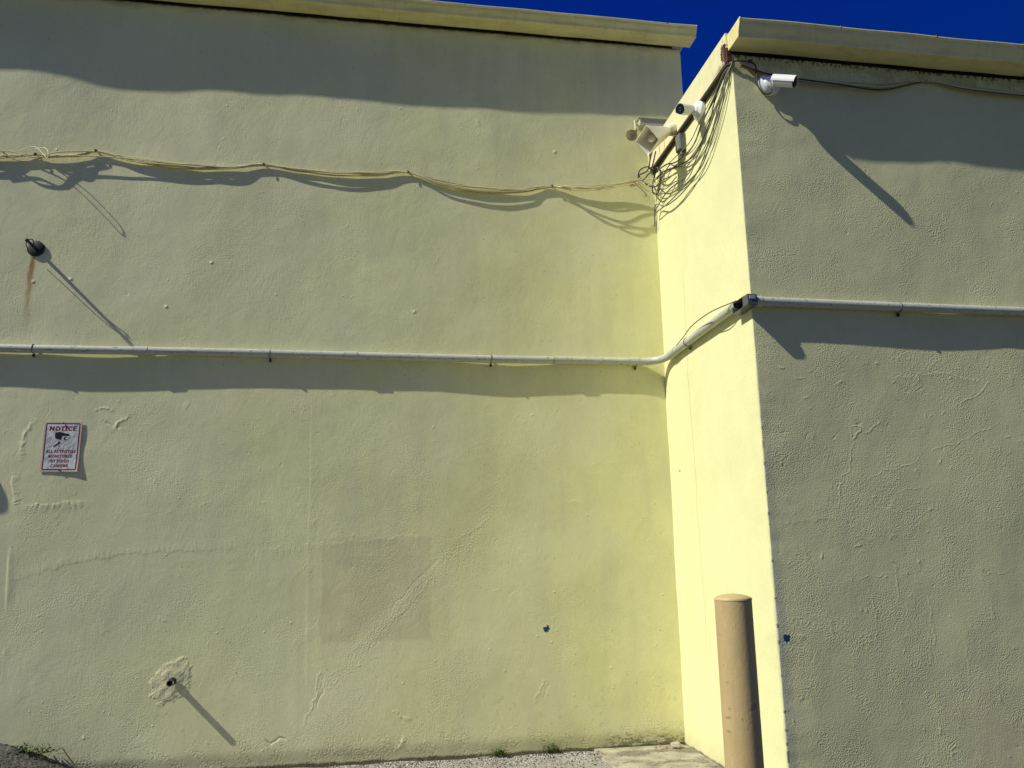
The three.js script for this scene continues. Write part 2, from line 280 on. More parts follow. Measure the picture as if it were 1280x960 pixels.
// ---------------------------------------------------------------- ground
const groundMat = (() => {
  const W = 1024, s = new Sheet(0, 0, 2, 2, W, W), per = (n, x, y, f) => { const a = (x / 2) * 6.2832, b = (y / 2) * 6.2832; return n(Math.cos(a) * f * 0.32 + Math.cos(b) * f * 0.29 + 3, Math.sin(a) * f * 0.32 + Math.sin(b) * f * 0.31); };
  s.each((x, y) => 0.0022 * Math.max(0, nA(x * 70, y * 70)) + 0.0014 * Math.max(0, nB(x * 130, y * 130)) + 0.001 * per(nC, x, y, 6));
  const c = colourSheet(W, W, 0, 0, 2, 2, (x, y, o) => {
    const st = nA(x * 70, y * 70), s2 = nB(x * 130, y * 130), k = 0.27 * (1 + 0.2 * nC(x * 9, y * 9)); o[0] = k; o[1] = k * 0.95; o[2] = k * 0.86;
    if (st > 0.35) mix(o, 0.5, 0.47, 0.41, 0.75); if (s2 > 0.5) mix(o, 0.62, 0.58, 0.51, 0.7); if (s2 < -0.45) mix(o, 0.05, 0.045, 0.04, 0.7);
  });
  const b = s.texture(); b.wrapS = b.wrapT = c.wrapS = c.wrapT = THREE.MirroredRepeatWrapping;
  for (const t of [b, c]) t.repeat.set(0.5, 0.5);
  return new THREE.MeshStandardMaterial({ map: c, bumpMap: b, bumpScale: 1, roughness: 0.92 });
})();
function groundHeight(x, z) {
  const foot = smooth(1.5, 0.5, z), bank = (0.03 * smooth(-1.3, -1.8, x) + 0.3 * smooth(-1.7, -2.75, x)) * foot;
  return bank + 0.008 * nA(x * 2.5, z * 2.5) * smooth(4, 1, z) * (1 + bank * 6) - 0.008;
}
{
  const xs = [], zs = [], p = [], uv = [], ix = [];
  for (let x = -4; x <= 6; x += 0.03) xs.push(x);
  for (let z = -0.12; z <= 1.8; z += 0.03) zs.push(z);
  const X = [-1500, -300, -80, -25, -10, -6, ...xs, 8, 14, 30, 90, 300, 1500], Z = [-1500, -300, -60, -12, -3, ...zs, 2.4, 4, 8, 20, 60, 250, 1500];
  for (const z of Z) for (const x of X) { const inside = x > -6.5 && x < 7 && z < 4; p.push(x, z < -1 ? -0.02 : inside || x <= -6 ? groundHeight(Math.max(x, -6), Math.max(z, -0.12)) : -0.008, z); uv.push(x, z); }
  for (let j = 0; j + 1 < Z.length; j++) for (let i = 0; i + 1 < X.length; i++) { const a = j * X.length + i, b = a + 1, c = a + X.length, d = c + 1; ix.push(a, c, b, b, c, d); }
  const g = new THREE.BufferGeometry(); g.setAttribute('position', new THREE.Float32BufferAttribute(p, 3)); g.setAttribute('uv', new THREE.Float32BufferAttribute(uv, 2)); g.setIndex(ix); g.computeVertexNormals();
  tag(obj('asphalt_ground', g, groundMat), 'pale worn asphalt with loose grit along the foot of the walls', 'asphalt', null, 'structure');
}

{  // unseen lot, added and kept dark to cut warm bounce onto the walls
  const c = colourSheet(512, 512, 0, 0, 4, 4, (x, y, o) => { const k = 0.09 * (1 + 0.2 * nA(x * 1.5, y * 1.5) + 0.25 * nB(x * 40, y * 40)); o[0] = k; o[1] = k; o[2] = k * 0.84; });
  c.repeat.set(0.25, 0.25);
  const g = new THREE.PlaneGeometry(3000, 1500, 1, 1).rotateX(-Math.PI / 2).translate(0, 0.012, 751.35), q = g.attributes.uv; for (let i = 0; i < q.count; i++) q.setXY(i, q.getX(i) * 3000, q.getY(i) * 1500);
  tag(obj('unseen_dark_lot', g, new THREE.MeshStandardMaterial({ map: c, roughness: 0.95 })), 'unseen dark asphalt lot added in front of both buildings to lower bounce light', 'parking lot', null, 'structure');
}
// ---------------------------------------------------------------- the tall building
const tall = thing('stucco_building', 'taller pale yellow stucco building filling the left and middle, conduit across its wall', 'building', [0, 0, 0]);
const WT = 5.765;
const bell = (x, y, cx, cy, rx, ry) => Math.exp(-(((x - cx) / rx) ** 2 + ((y - cy) / ry) ** 2));
function tallOut(x, y) {
  let d = 0.006 * nA(x * 0.5 + 3, y * 0.45) + 0.0017 * nB(x * 1.5, y * 1.3 + 6) + 0.0005 * nC(x * 4.2, y * 3.6);
  d += -0.015 * bell(x, y, -1.95, 5.0, 0.42, 0.6) + 0.012 * bell(x, y, -2.85, 5.1, 0.4, 0.6) + 0.008 * bell(x, y, 2.2, 5.1, 0.6, 0.5);
  return d - 0.012 * smooth(0.12, 0.0, y);
}
{
  const xs = []; for (let x = -9; x < -3.6; x += 0.15) xs.push(x);
  for (let x = -3.6; x < 2.55; x += 0.0165) xs.push(x); xs.push(2.556, 2.563);
  const ys = []; for (let y = -0.15; y < WT - 0.008; y += 0.0165) ys.push(y); ys.push(WT);
  const p = [], uv = [], ix = [], nx = xs.length;
  for (const y of ys) xs.forEach((x, i) => { p.push(x, y, tallOut(x, y) - (i === nx - 1 ? 0.008 : i === nx - 2 ? 0.003 : 0)); uv.push((x - X1) / S1, (y - Y1) / S1); });
  for (let j = 0; j + 1 < ys.length; j++) for (let i = 0; i + 1 < nx; i++) { const a = j * nx + i, b = a + 1, c = a + nx, d = c + 1; ix.push(a, b, c, b, d, c); }
  const g = new THREE.BufferGeometry(); g.setAttribute('position', new THREE.Float32BufferAttribute(p, 3)); g.setAttribute('uv', new THREE.Float32BufferAttribute(uv, 2)); g.setIndex(ix); g.computeVertexNormals();
  const core = new THREE.BoxGeometry(11.563, WT + 0.29, 7).translate(-3.2185, (WT - 0.31) / 2, -3.53);
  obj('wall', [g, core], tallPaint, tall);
}
const eaveDark = mat(0.03, 0.022, 0.014, 0.95), roofMat = mat(0.45, 0.44, 0.4, 0.9);
obj('eave_board', box(11.5, 0.12, 0.1, -3.25, WT + 0.06, -0.07, 0.002), eaveDark, tall);
obj('roof', box(11.7, 0.07, 7.2, -3.2, WT + 0.15, -3.55, 0.01), roofMat, tall);

const gutterMat = (() => {
  const t = colourSheet(1024, 64, 0, 0, 12, 0.4, (x, y, o) => { const k = 1 + 0.05 * nA(x * 2, y * 6) + 0.04 * nB(x * 9, y * 30); o[0] = 0.8 * k; o[1] = 0.74 * k; o[2] = 0.36 * k; mix(o, 0.36, 0.27, 0.12, 0.2 * smooth(0.2, 0.9, nC(x * 3.5, y * 9 + 4))); mix(o, 0.5, 0.4, 0.2, 0.2 * smooth(0.5, 0.8, nD(x * 22, y * 2))); });
  t.wrapS = t.wrapT = THREE.MirroredRepeatWrapping;
  return new THREE.MeshStandardMaterial({ map: t, roughness: 0.42 });
})();
function gutterProfile(hh) {                              // [out from the wall, up from the gutter's bottom]; a K-style trough, 1.5 mm sheet
  const o = [[0.004, hh * 0.98], [0.004, 0.002], [0.008, 0], [0.15, 0], [0.156, 0.003], [0.158, 0.012]];
  for (let i = 1; i <= 8; i++) { const t = i / 8; o.push([0.158 + 0.028 * (0.5 - 0.5 * Math.cos(Math.PI * t)), 0.012 + (hh - 0.03) * t]); }
  o.push([0.187, hh - 0.014], [0.193, hh - 0.012], [0.197, hh - 0.006], [0.195, hh], [0.189, hh + 0.003], [0.178, hh + 0.001], [0.175, hh - 0.006]);
  return o;
}
function gutter(parent, xa, xb, z, y, hh) {
  const prof = gutterProfile(hh), n = 160, p = [], uv = [], ix = [], inner = prof.map(([a, b], i) => [a + (i < 2 ? 0.0015 : -0.0015), b + (i >= 2 && i < 5 ? 0.0015 : 0)]);
  let acc = 0; const along = prof.map((q, i) => (i ? (acc += Math.hypot(q[0] - prof[i - 1][0], q[1] - prof[i - 1][1])) : 0));
  for (const side of [prof, inner]) for (let i = 0; i <= n; i++) { const x = xa + ((xb - xa) * i) / n, w = 0.0035 * nA(x * 1.4 + y, 3), v = 0.003 * nB(x * 1.1, y); side.forEach(([a, b], k) => { p.push(x, y + b + w, z + a + v * (a / 0.19)); uv.push(x / 12, along[k] / 0.4); }); }
  const m = prof.length;
  for (let i = 0; i < n; i++) for (let k = 0; k + 1 < m; k++) { const a = i * m + k, b = a + 1, c = a + m, d = c + 1, o = (n + 1) * m; ix.push(a, b, c, b, d, c, a + o, c + o, b + o, b + o, c + o, d + o); }
  const g = new THREE.BufferGeometry(); g.setAttribute('position', new THREE.Float32BufferAttribute(p, 3)); g.setAttribute('uv', new THREE.Float32BufferAttribute(uv, 2)); g.setIndex(ix); g.computeVertexNormals();
  const ch = obj('gutter', g, gutterMat, parent);
  const shape = new THREE.Shape(prof.slice(0, -2).map(([a, b]) => new THREE.Vector2(a, b)));
  return { ch, shape };
}
function gutterEnd(ch, shape, x, y, z) {
  const g = new THREE.ExtrudeGeometry(shape, { depth: 0.006, bevelEnabled: true, bevelSize: 0.002, bevelThickness: 0.0015, bevelSegments: 1 });
  const q = g.attributes.position, u = g.attributes.uv; for (let i = 0; i < q.count; i++) { const a = q.getX(i), b = q.getY(i), c = q.getZ(i); q.setXYZ(i, x + c, y + b, z + a); u.setXY(i, 0.3 + a, b * 2); }
  g.index ? 0 : 0; g.computeVertexNormals();
  return obj('end_cap', g, gutterMat, ch);
}
const steel = mat(0.5, 0.5, 0.5, 0.35, { metalness: 0.9 }), rusty = mat(0.16, 0.055, 0.025, 0.9), black = mat(0.012, 0.012, 0.012, 0.5);
{
  const { ch, shape } = gutter(tall, -8.9, 2.644, 0.004, 5.785, 0.09);
  gutterEnd(ch, shape, 2.643, 5.785, 0.004);
  for (const x of [-2.1, -1.2, -0.3, 0.62, 1.55, 2.38]) obj('screw', rod([x, 5.868, 0.2], [x, 5.868, 0.186], 0.006, 8), steel, ch);
}

// ---------------------------------------------------------------- the low building
const low = thing('stucco_building', 'lower yellow stucco building standing forward at the right, its side wall in full sun', 'building', [0, 0, 0]);
const LX = 2.2515, LT = 4.63;
{
  // the wall as one sheet: along the side, round the worn corner, along the front
  const R = 0.007, us = [], pts = [];
  const add = (u, x, z, nx, nz) => { us.push(u); pts.push([x, z, nx, nz]); };
  for (let z = -0.12; z < SD - R - 0.012; z += 0.018) add(z, LX, z, -1, 0);
  for (let k = 0; k <= 6; k++) { const a = (k / 6) * Math.PI / 2; add(SD - R + (R * 2 * k) / 6, LX + R - R * Math.cos(a), SD - R + R * Math.sin(a), -Math.cos(a), Math.sin(a)); }
  for (let x = LX + R + 0.018; x < 4.9; x += 0.018) add(SD + x - LX, x, SD, 0, 1);
  for (let x = 5; x <= 11; x += 0.2) add(SD + x - LX, x, SD, 0, 1);
  const ys = []; for (let y = -0.12; y < LT - 0.008; y += 0.018) ys.push(y); ys.push(LT);
  const p = [], uv = [], ix = [], n = us.length;
  for (const y of ys) us.forEach((u, i) => {
    const [x, z, nx, nz] = pts[i], near = smooth(0.25, 0, Math.abs(u - SD));
    const d = 0.004 * nA(u * 0.8 + 50, y * 0.7) + 0.0014 * nB(u * 2.2 + 9, y * 2) + 0.0004 * nC(u * 6, y * 5) + near * (0.003 * nD(4, y * 2.2) + 0.001 * nE(8, y * 9) + 0.0006 * nE(u * 30, y * 40));
    p.push(x + nx * d, y, z + nz * d); uv.push(u / SW, (y - SY) / SH);
  });
  for (let j = 0; j + 1 < ys.length; j++) for (let i = 0; i + 1 < n; i++) { const a = j * n + i, b = a + 1, c = a + n, d = c + 1; ix.push(a, b, c, b, d, c); }
  const g = new THREE.BufferGeometry(); g.setAttribute('position', new THREE.Float32BufferAttribute(p, 3)); g.setAttribute('uv', new THREE.Float32BufferAttribute(uv, 2)); g.setIndex(ix); g.computeVertexNormals();
  const coreA = new THREE.BoxGeometry(8.7, LT + 0.29, 1.5).translate(LX + 0.03 + 4.35, (LT - 0.31) / 2, 0.79), coreB = new THREE.BoxGeometry(8.3, LT + 0.29, 7).translate(2.62 + 4.15, (LT - 0.31) / 2, -3.47);
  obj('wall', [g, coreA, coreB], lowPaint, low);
}
const fasciaMat = (() => {
  const t = colourSheet(1024, 128, 0, 0, 1.7, 0.21, (x, y, o) => {
    const k = 1 + 0.03 * nA(x * 4, y * 12); o[0] = 0.8 * k; o[1] = 0.75 * k; o[2] = 0.45 * k;
    // rust where the fascia meets the gutter (far end of the strip) and two runs under the horn bracket
    mix(o, 0.05, 0.009, 0.006, smooth(1.0, 0.85, Math.hypot((x - 1.56) / 0.05, (y - 0.09) / 0.075) + 0.25 * nB(x * 35, y * 40)));
    mix(o, 0.05, 0.009, 0.006, smooth(1.0, 0.85, Math.hypot((x - 1.6) / 0.035, (y - 0.035) / 0.06) + 0.2 * nB(x * 35, y * 40)));
    mix(o, 0.12, 0.03, 0.02, 0.8 * smooth(0.05, 0.0, y + 0.02 * nC(x * 14, 2)) * smooth(1.3, 1.55, x));
    for (const c of [0.285, 0.4]) mix(o, 0.75, 0.16, 0.03, 0.85 * smooth(0.011, 0.004, Math.abs(x - c - 0.1 * (0.1 - y))) * smooth(0.175, 0.12, y) * smooth(-0.01, 0.03, y));
    mix(o, 0.5, 0.45, 0.28, 0.3 * smooth(0.4, 0.9, nD(x * 30, y * 3)));
  });
  return new THREE.MeshStandardMaterial({ map: t, roughness: 0.6 });
})();
{
  const fx = 2.214, y0 = 4.572, y1 = 4.782, za = -0.02, zb = 1.585;
  const g = box(0.034, y1 - y0, zb - za, fx + 0.017, (y0 + y1) / 2, (za + zb) / 2, 0.003), q = g.attributes.position, u = g.attributes.uv;
  for (let i = 0; i < q.count; i++) u.setXY(i, (q.getZ(i) - za) / 1.7, (q.getY(i) - y0) / 0.21);
  obj('fascia_board', g, fasciaMat, low);
  obj('eave_shade_strip', box(0.034, 0.012, zb - za - 0.004, fx + 0.022, y0 - 0.0065, (za + zb) / 2, 0.002), mat(0.06, 0.045, 0.03, 0.95), low);  // dark strip added to draw the shade line below the fascia
  obj('eave_board', [box(0.1, 0.1, 1.55, 2.315, LT + 0.055, 0.79, 0.002), box(8.4, 0.1, 0.1, 6.5, LT + 0.055, SD - 0.075, 0.002)], eaveDark, low);
  obj('roof', [box(8.66, 0.05, 1.6, 2.256 + 4.33, 4.758, 0.79, 0.004), box(8.2, 0.05, 7, 2.62 + 4.1, 4.758, -3.55, 0.004)], roofMat, low);
  const { ch, shape } = gutter(low, 2.236, 10.8, SD + 0.004, 4.652, 0.114);
  gutterEnd(ch, shape, 2.23, 4.652, SD + 0.004);
  for (const x of [2.94, 3.64, 4.3]) obj('screw', [rod([x, 4.758, SD + 0.202], [x, 4.758, SD + 0.18], 0.005, 8), rod([x, 4.766, SD + 0.188], [x + 0.004, 4.782, SD + 0.19], 0.003, 6)], rusty, ch);
}

// ---------------------------------------------------------------- paving by the corner
const concrete = (() => {
  const c = colourSheet(512, 512, 0, 0, 1, 1, (x, y, o) => { const k = 0.36 * (1 + 0.3 * nA(x * 5, y * 6) + 0.1 * nB(x * 30, y * 30)); o[0] = k; o[1] = k * 0.93; o[2] = k * 0.72; mix(o, 0.13, 0.11, 0.08, 0.75 * smooth(0.1, 0.7, nC(x * 3, y * 5) + 0.3 * nA(x * 25, y * 25))); mix(o, 0.06, 0.05, 0.04, 0.7 * smooth(0.72, 0.82, nD(x * 24, y * 24))); });
  const s = new Sheet(0, 0, 1, 1, 512, 512).each((x, y) => 0.0008 * nA(x * 14, y * 14) + 0.0005 * nB(x * 70, y * 70));
  return new THREE.MeshStandardMaterial({ map: c, bumpMap: s.texture(), bumpScale: 1, roughness: 0.95 });
})();
{
  const sh = new THREE.Shape(); [[1.56, 0.02], [2.0, 0.03], [2.2, 0.02], [2.24, 0.1], [2.235, 0.9], [1.62, 1.0], [1.57, 0.6], [1.54, 0.3], [1.575, 0.14]].forEach(([x, z], i) => (i ? sh.lineTo(x, -z) : sh.moveTo(x, -z)));
  const g = new THREE.ExtrudeGeometry(sh, { depth: 0.05, bevelEnabled: true, bevelSize: 0.006, bevelThickness: 0.006, bevelSegments: 2 }).rotateX(-Math.PI / 2).translate(0, -0.042, 0);
  tag(obj('concrete_pavement', g, concrete), 'small stained concrete slab in the corner between the two walls', 'slab', null, 'structure');
  // loose grit
  const gr = new THREE.IcosahedronGeometry(1, 0), im = new THREE.InstancedMesh(gr, mat(1, 1, 1, 0.9), 9000), rnd = rngOf(31), M = new THREE.Matrix4(), col = new THREE.Color();
  for (let i = 0; i < 9000; i++) {
    const bank = i < 1900, x = bank ? -3.3 + rnd() * 2.0 : -1.6 + rnd() * 3.3, z = 0.01 + rnd() * rnd() * (bank ? 0.9 : 0.55), r = 0.0022 + 0.0065 * rnd() * rnd() * (bank ? 1.6 : 1);
    M.compose(V(x, groundHeight(x, z) + r * 0.25, z), new THREE.Quaternion().setFromEuler(new THREE.Euler(rnd() * 6, rnd() * 6, rnd() * 6)), V(r * (0.8 + rnd() * 0.6), r * 0.7, r));
    im.setMatrixAt(i, M); const k = bank ? 0.05 + 0.3 * rnd() * rnd() : rnd() < 0.4 ? 0.05 + 0.1 * rnd() : 0.3 + 0.4 * rnd(); im.setColorAt(i, col.setRGB(k, k * 0.95, k * 0.86));
  }
  im.name = 'grit'; im.castShadow = im.receiveShadow = true; scene.add(im);
  tag(im, 'loose grit and pebbles strewn on the asphalt under the walls', 'gravel', null, 'stuff');
  // the bank is old dark asphalt and soil
  {
    const c = colourSheet(512, 512, 0, 0, 1.5, 1.5, (x, y, o) => { const k = 0.06 * (1 + 0.5 * nC(x * 9, y * 9)); o[0] = k; o[1] = k * 0.95; o[2] = k * 0.82; const a = nA(x * 70, y * 70); if (a > 0.45) mix(o, 0.22, 0.21, 0.18, 0.8); if (nB(x * 110, y * 110) > 0.6) mix(o, 0.34, 0.32, 0.28, 0.8); });
    const b = new Sheet(0, 0, 1.5, 1.5, 512, 512).each((x, y) => 0.004 * Math.max(0, nA(x * 70, y * 70)) + 0.003 * nC(x * 25, y * 25)).texture();
    c.wrapS = c.wrapT = b.wrapS = b.wrapT = THREE.MirroredRepeatWrapping;
    const g = new THREE.PlaneGeometry(4.3, 1.35, 140, 46).rotateX(-Math.PI / 2).translate(-3.85, 0, 0.6), q = g.attributes.position, u = g.attributes.uv;
    for (let i = 0; i < q.count; i++) { const x = q.getX(i), z = q.getZ(i), e = smooth(-1.7, -1.95, x + 0.08 * nA(z * 6, 1)) * smooth(1.27, 1.1, z) * smooth(-6, -5.6, x); q.setY(i, groundHeight(x, Math.max(z, -0.12)) - 0.012 + 0.02 * e + 0.006 * nB(x * 9, z * 9) * e); u.setXY(i, x / 1.5, z / 1.5); }
    g.computeVertexNormals();
    tag(obj('earth_bank', g, new THREE.MeshStandardMaterial({ map: c, bumpMap: b, bumpScale: 1, roughness: 0.98 })), 'dark crumbling asphalt bank rising against the wall at the far left', 'bank', null, 'structure');
  }
  // soil on the bank
  const soil = mat(0.045, 0.038, 0.026, 1), cl = []; const r2 = rngOf(44);
  for (let i = 0; i < 420; i++) { const x = -3.3 + r2() * 1.75, z = 0.005 + r2() * r2() * 0.24, r = 0.006 + 0.014 * r2(); cl.push(new THREE.IcosahedronGeometry(r, 0).scale(1.3, 0.6, 1).rotateY(r2() * 6).translate(x, groundHeight(x, z) + 0.002, z)); }
  tag(obj('soil', cl, soil), 'dark damp soil crumbs lying against the wall on the raised bank', 'soil', null, 'stuff');
}
// ---------------------------------------------------------------- conduits
function conduitPaint() {                                 // grey plastic with scuffs, drips and a little wall paint brushed on
  const t = colourSheet(2048, 64, 0, 0, 12, 0.19, (x, y, o) => { const k = 1 + 0.05 * nA(x * 3, y * 8) + 0.04 * nB(x * 30, y * 30); o[0] = 0.5 * k; o[1] = 0.51 * k; o[2] = 0.44 * k; mix(o, 0.3, 0.28, 0.22, 0.3 * smooth(0.6, 0.95, nC(x * 6, y * 16))); mix(o, 0.72, 0.68, 0.42, 0.45 * smooth(0.72, 0.85, nD(x * 4.5, y * 20))); mix(o, 0.12, 0.11, 0.09, 0.7 * smooth(0.72, 0.8, nE(x * 16, y * 40))); });
  return new THREE.MeshStandardMaterial({ map: t, roughness: 0.45 });
}
const pvc = conduitPaint(), pvcDirty = mat(0.42, 0.43, 0.42, 0.5), strapMat = mat(0.13, 0.13, 0.125, 0.5, { metalness: 0.4 });
function strap(parent, at, dir, out, r = 0.0305) {        // a one-hole clamp: band round the pipe, tab and screw below it
  const d = V(...dir).normalize(), o = V(...out);
  const g = toward(new THREE.TorusGeometry(r + 0.0005, 0.0035, 6, 28), dir).translate(...at);
  const tab = V(...at).add(V(0, -r - 0.014, 0)).addScaledVector(o, -0.022);
  const m = obj('strap', [g, box(Math.abs(d.x) > 0.5 ? 0.018 : 0.006, 0.028, Math.abs(d.x) > 0.5 ? 0.006 : 0.018, tab.x, tab.y, tab.z, 0.002)], strapMat, parent);
  const e = tab.clone().addScaledVector(o, 0.014);
  obj('screw', rod([tab.x, tab.y - 0.004, tab.z], [e.x, e.y - 0.004, e.z], 0.007, 8), black, m);
}
function sleeve(parent, a, b, r = 0.0335) { obj('coupling', [rod(a, b, r, 28), rod(a, V(...a).lerp(V(...b), 0.06).toArray(), r + 0.0012, 28)], pvc, parent); }
{
  const t = thing('conduit_pipe', 'long grey plastic conduit running across the tall wall and bending onto the sunny side wall', 'pipe', [0, 0, 0]);
  const path = [[-9, 2.884, 0.036], [-6, 2.886, 0.037], [-4, 2.884, 0.036], [-2.4, 2.884, 0.037], [-1.2, 2.89, 0.037], [-0.2, 2.887, 0.036], [0.9, 2.884, 0.037], [1.6, 2.889, 0.036], [1.95, 2.89, 0.04], [2.06, 2.89, 0.046], [2.14, 2.891, 0.075], [2.19, 2.894, 0.13], [2.213, 2.898, 0.21], [2.218, 2.902, 0.32], [2.217, 2.915, 0.8], [2.217, 2.93, 1.46]];
  obj('pipe', tube(path, 0.0298, 420, 24), pvc, t);
  for (const x of [-1.74, -0.24, 1.38]) sleeve(t, [x - 0.05, 2.887, 0.0368], [x + 0.05, 2.887, 0.0368]);
  sleeve(t, [2.2175, 2.9, 0.26], [2.218, 2.905, 0.37], 0.034); sleeve(t, [1.94, 2.89, 0.039], [2.02, 2.89, 0.042], 0.033);
  for (const x of [-2.46, -0.83, 0.83, 2.0, -4.1, -5.7]) strap(t, [x, 2.886, 0.037], [1, 0, 0], [0, 0, 1]);
  strap(t, [2.217, 2.91, 0.6], [0, 0.03, 1], [-1, 0, 0]);
  const w = thing('loose_cable', 'thin dark cable arching over the sunlit run of conduit on the side wall', 'cable', [0, 0, 0]);
  obj('cable', tube([[2.2, 2.93, 0.42], [2.19, 2.95, 0.6], [2.165, 2.965, 0.8], [2.145, 2.96, 1.08], [2.14, 2.945, 1.3], [2.19, 2.945, 1.47]], 0.0035, 60, 6), mat(0.1, 0.09, 0.07, 0.6), w);
  const t2 = thing('conduit_pipe', 'grey conduit running level along the shaded front wall of the lower building', 'pipe', [0, 0, 0]);
  obj('pipe', tube([[2.24, 2.908, 1.6075], [3.2, 2.904, 1.6075], [4.2, 2.902, 1.6075], [8, 2.9, 1.6075], [10.9, 2.9, 1.612]], 0.0298, 200, 24), pvc, t2);
  sleeve(t2, [2.262, 2.908, 1.6075], [2.3, 2.908, 1.6075], 0.034);
  for (const x of [3.24, 4.75]) strap(t2, [x, 2.903, 1.608], [1, 0, 0], [0, 0, 1]);
  const b = thing('conduit_box', 'dark grey conduit elbow box wrapped round the corner with its side cover open', 'conduit box', [2.222, 2.905, 1.56]);
  const grey = mat(0.09, 0.095, 0.1, 0.35);
  obj('body', [box(0.066, 0.07, 0.07, 0.0, 0.0, 0.062, 0.006), box(0.066, 0.006, 0.17, 0, 0.033, -0.04, 0.002), box(0.066, 0.006, 0.17, 0, -0.033, -0.04, 0.002), box(0.012, 0.07, 0.17, 0.026, 0, -0.04, 0.002), box(0.066, 0.07, 0.012, 0, 0, -0.12, 0.003)], grey, b);
  obj('gasket', box(0.006, 0.056, 0.14, 0.012, 0, -0.043, 0.001), black, b);
  obj('latch', box(0.04, 0.024, 0.006, 0.0, 0.012, 0.099, 0.003), mat(0.3, 0.32, 0.34, 0.2), b);
}
// ---------------------------------------------------------------- cables
const cableTints = [[0.72, 0.66, 0.36], [0.66, 0.6, 0.34], [0.76, 0.7, 0.42], [0.5, 0.44, 0.22], [0.68, 0.62, 0.38], [0.3, 0.25, 0.12]].map(([r, g, b]) => mat(r, g, b, 0.55));
const darkCable = mat(0.035, 0.032, 0.028, 0.5), greyCable = mat(0.2, 0.19, 0.14, 0.6);
{
  const t = thing('cable_bundle', 'sagging bundle of yellow painted cables clipped across the upper tall wall', 'cables', [0, 0, 0]);
  const clips = [[-5.3, 4.38], [-3.9, 4.42], [-2.6, 4.385], [-2.185, 4.447], [-0.949, 4.416], [0.174, 4.42], [1.362, 4.374], [2.075, 4.448]];
  const mid = [[-4.6, 4.3, 0.04], [-3.2, 4.35, 0.05], [-2.4, 4.395, 0.045], [-1.72, 4.376, 0.035], [-0.36, 4.385, 0.036], [0.72, 4.318, 0.042], [1.78, 4.378, 0.056]];
  const rnd = rngOf(21);
  for (let c = 0; c < 11; c++) {
    const off = c === 2 ? 1.25 : c === 7 ? 0.95 : c === 9 ? 0.6 : c === 4 ? 0.3 : 0.05, p = [], sag = c < 6 ? 0.2 + 0.5 * rnd() : 0.7 + 0.8 * rnd();
    clips.forEach(([x, y], i) => {
      const last = i === clips.length - 1;
      p.push([x, y + (rnd() - 0.5) * 0.012, 0.008 + rnd() * 0.011 + tallOut(x, y) + (last ? 0.045 : 0)]);
      if (!last) {
        const [mx, my, mz] = mid[i], [x2, y2] = clips[i + 1], top = (y + y2) / 2;
        for (const [k, e] of [[0.22, 0.72], [0.5, 1], [0.78, 0.72]]) {
          const xx = x + (x2 - x) * k, base = y + (y2 - y) * k, droop = (my - top) * e;
          p.push([xx, base + droop * (0.85 + 0.3 * sag) - (sag - 0.4) * 0.012 * e + (rnd() - 0.5) * 0.022, 0.01 + 0.006 * rnd() + tallOut(xx, base) + mz * e * (i === 6 ? 0.9 : 0.4) * (off * (0.7 + 0.6 * rnd()) + 0.1 * rnd()) + (i === 6 ? 0.035 * k : 0)]);
        }
      }
    });
    obj('cable', tube(p, 0.0026 + 0.0022 * rnd(), 420, 6), cableTints[c % 6], t);
  }
  clips.forEach(([x, y]) => { const z = tallOut(x, y); obj('cable_clip', [box(0.012, 0.024, 0.004, x, y, z + 0.026, 0.002), box(0.012, 0.004, 0.026, x, y + 0.012, z + 0.013, 0.001), rod([x, y + 0.016, z], [x, y + 0.016, z + 0.01], 0.005, 8)], mat(0.07, 0.035, 0.02, 0.9), t); });
  // loops that stand away from the wall at the left
  const loop = tube([[-2.7, 4.41, 0.03], [-2.6, 4.43, 0.06], [-2.505, 4.35, 0.11], [-2.47, 4.31, 0.125], [-2.47, 4.36, 0.12], [-2.52, 4.42, 0.07], [-2.6, 4.425, 0.03]], 0.0028, 90, 6);
  obj('cable', loop, cableTints[2], t);
  obj('cable', tube([[-2.86, 4.41, 0.04], [-2.7, 4.32, 0.042], [-2.58, 4.335, 0.045], [-2.47, 4.4, 0.035], [-2.2, 4.44, 0.02]], 0.0045, 60, 6), cableTints[3], t);
  obj('cable', tube([[-2.95, 4.37, 0.05], [-2.75, 4.385, 0.045], [-2.6, 4.35, 0.05], [-2.42, 4.385, 0.035], [-2.0, 4.395, 0.03], [-1.6, 4.375, 0.03], [-1.3, 4.385, 0.02]], 0.004, 90, 6), cableTints[1], t);
  obj('cable', tube([[1.36, 4.375, 0.02], [1.6, 4.335, 0.05], [1.85, 4.36, 0.085], [2.1, 4.42, 0.1], [2.18, 4.44, 0.13]], 0.004, 60, 6), cableTints[0], t);
}
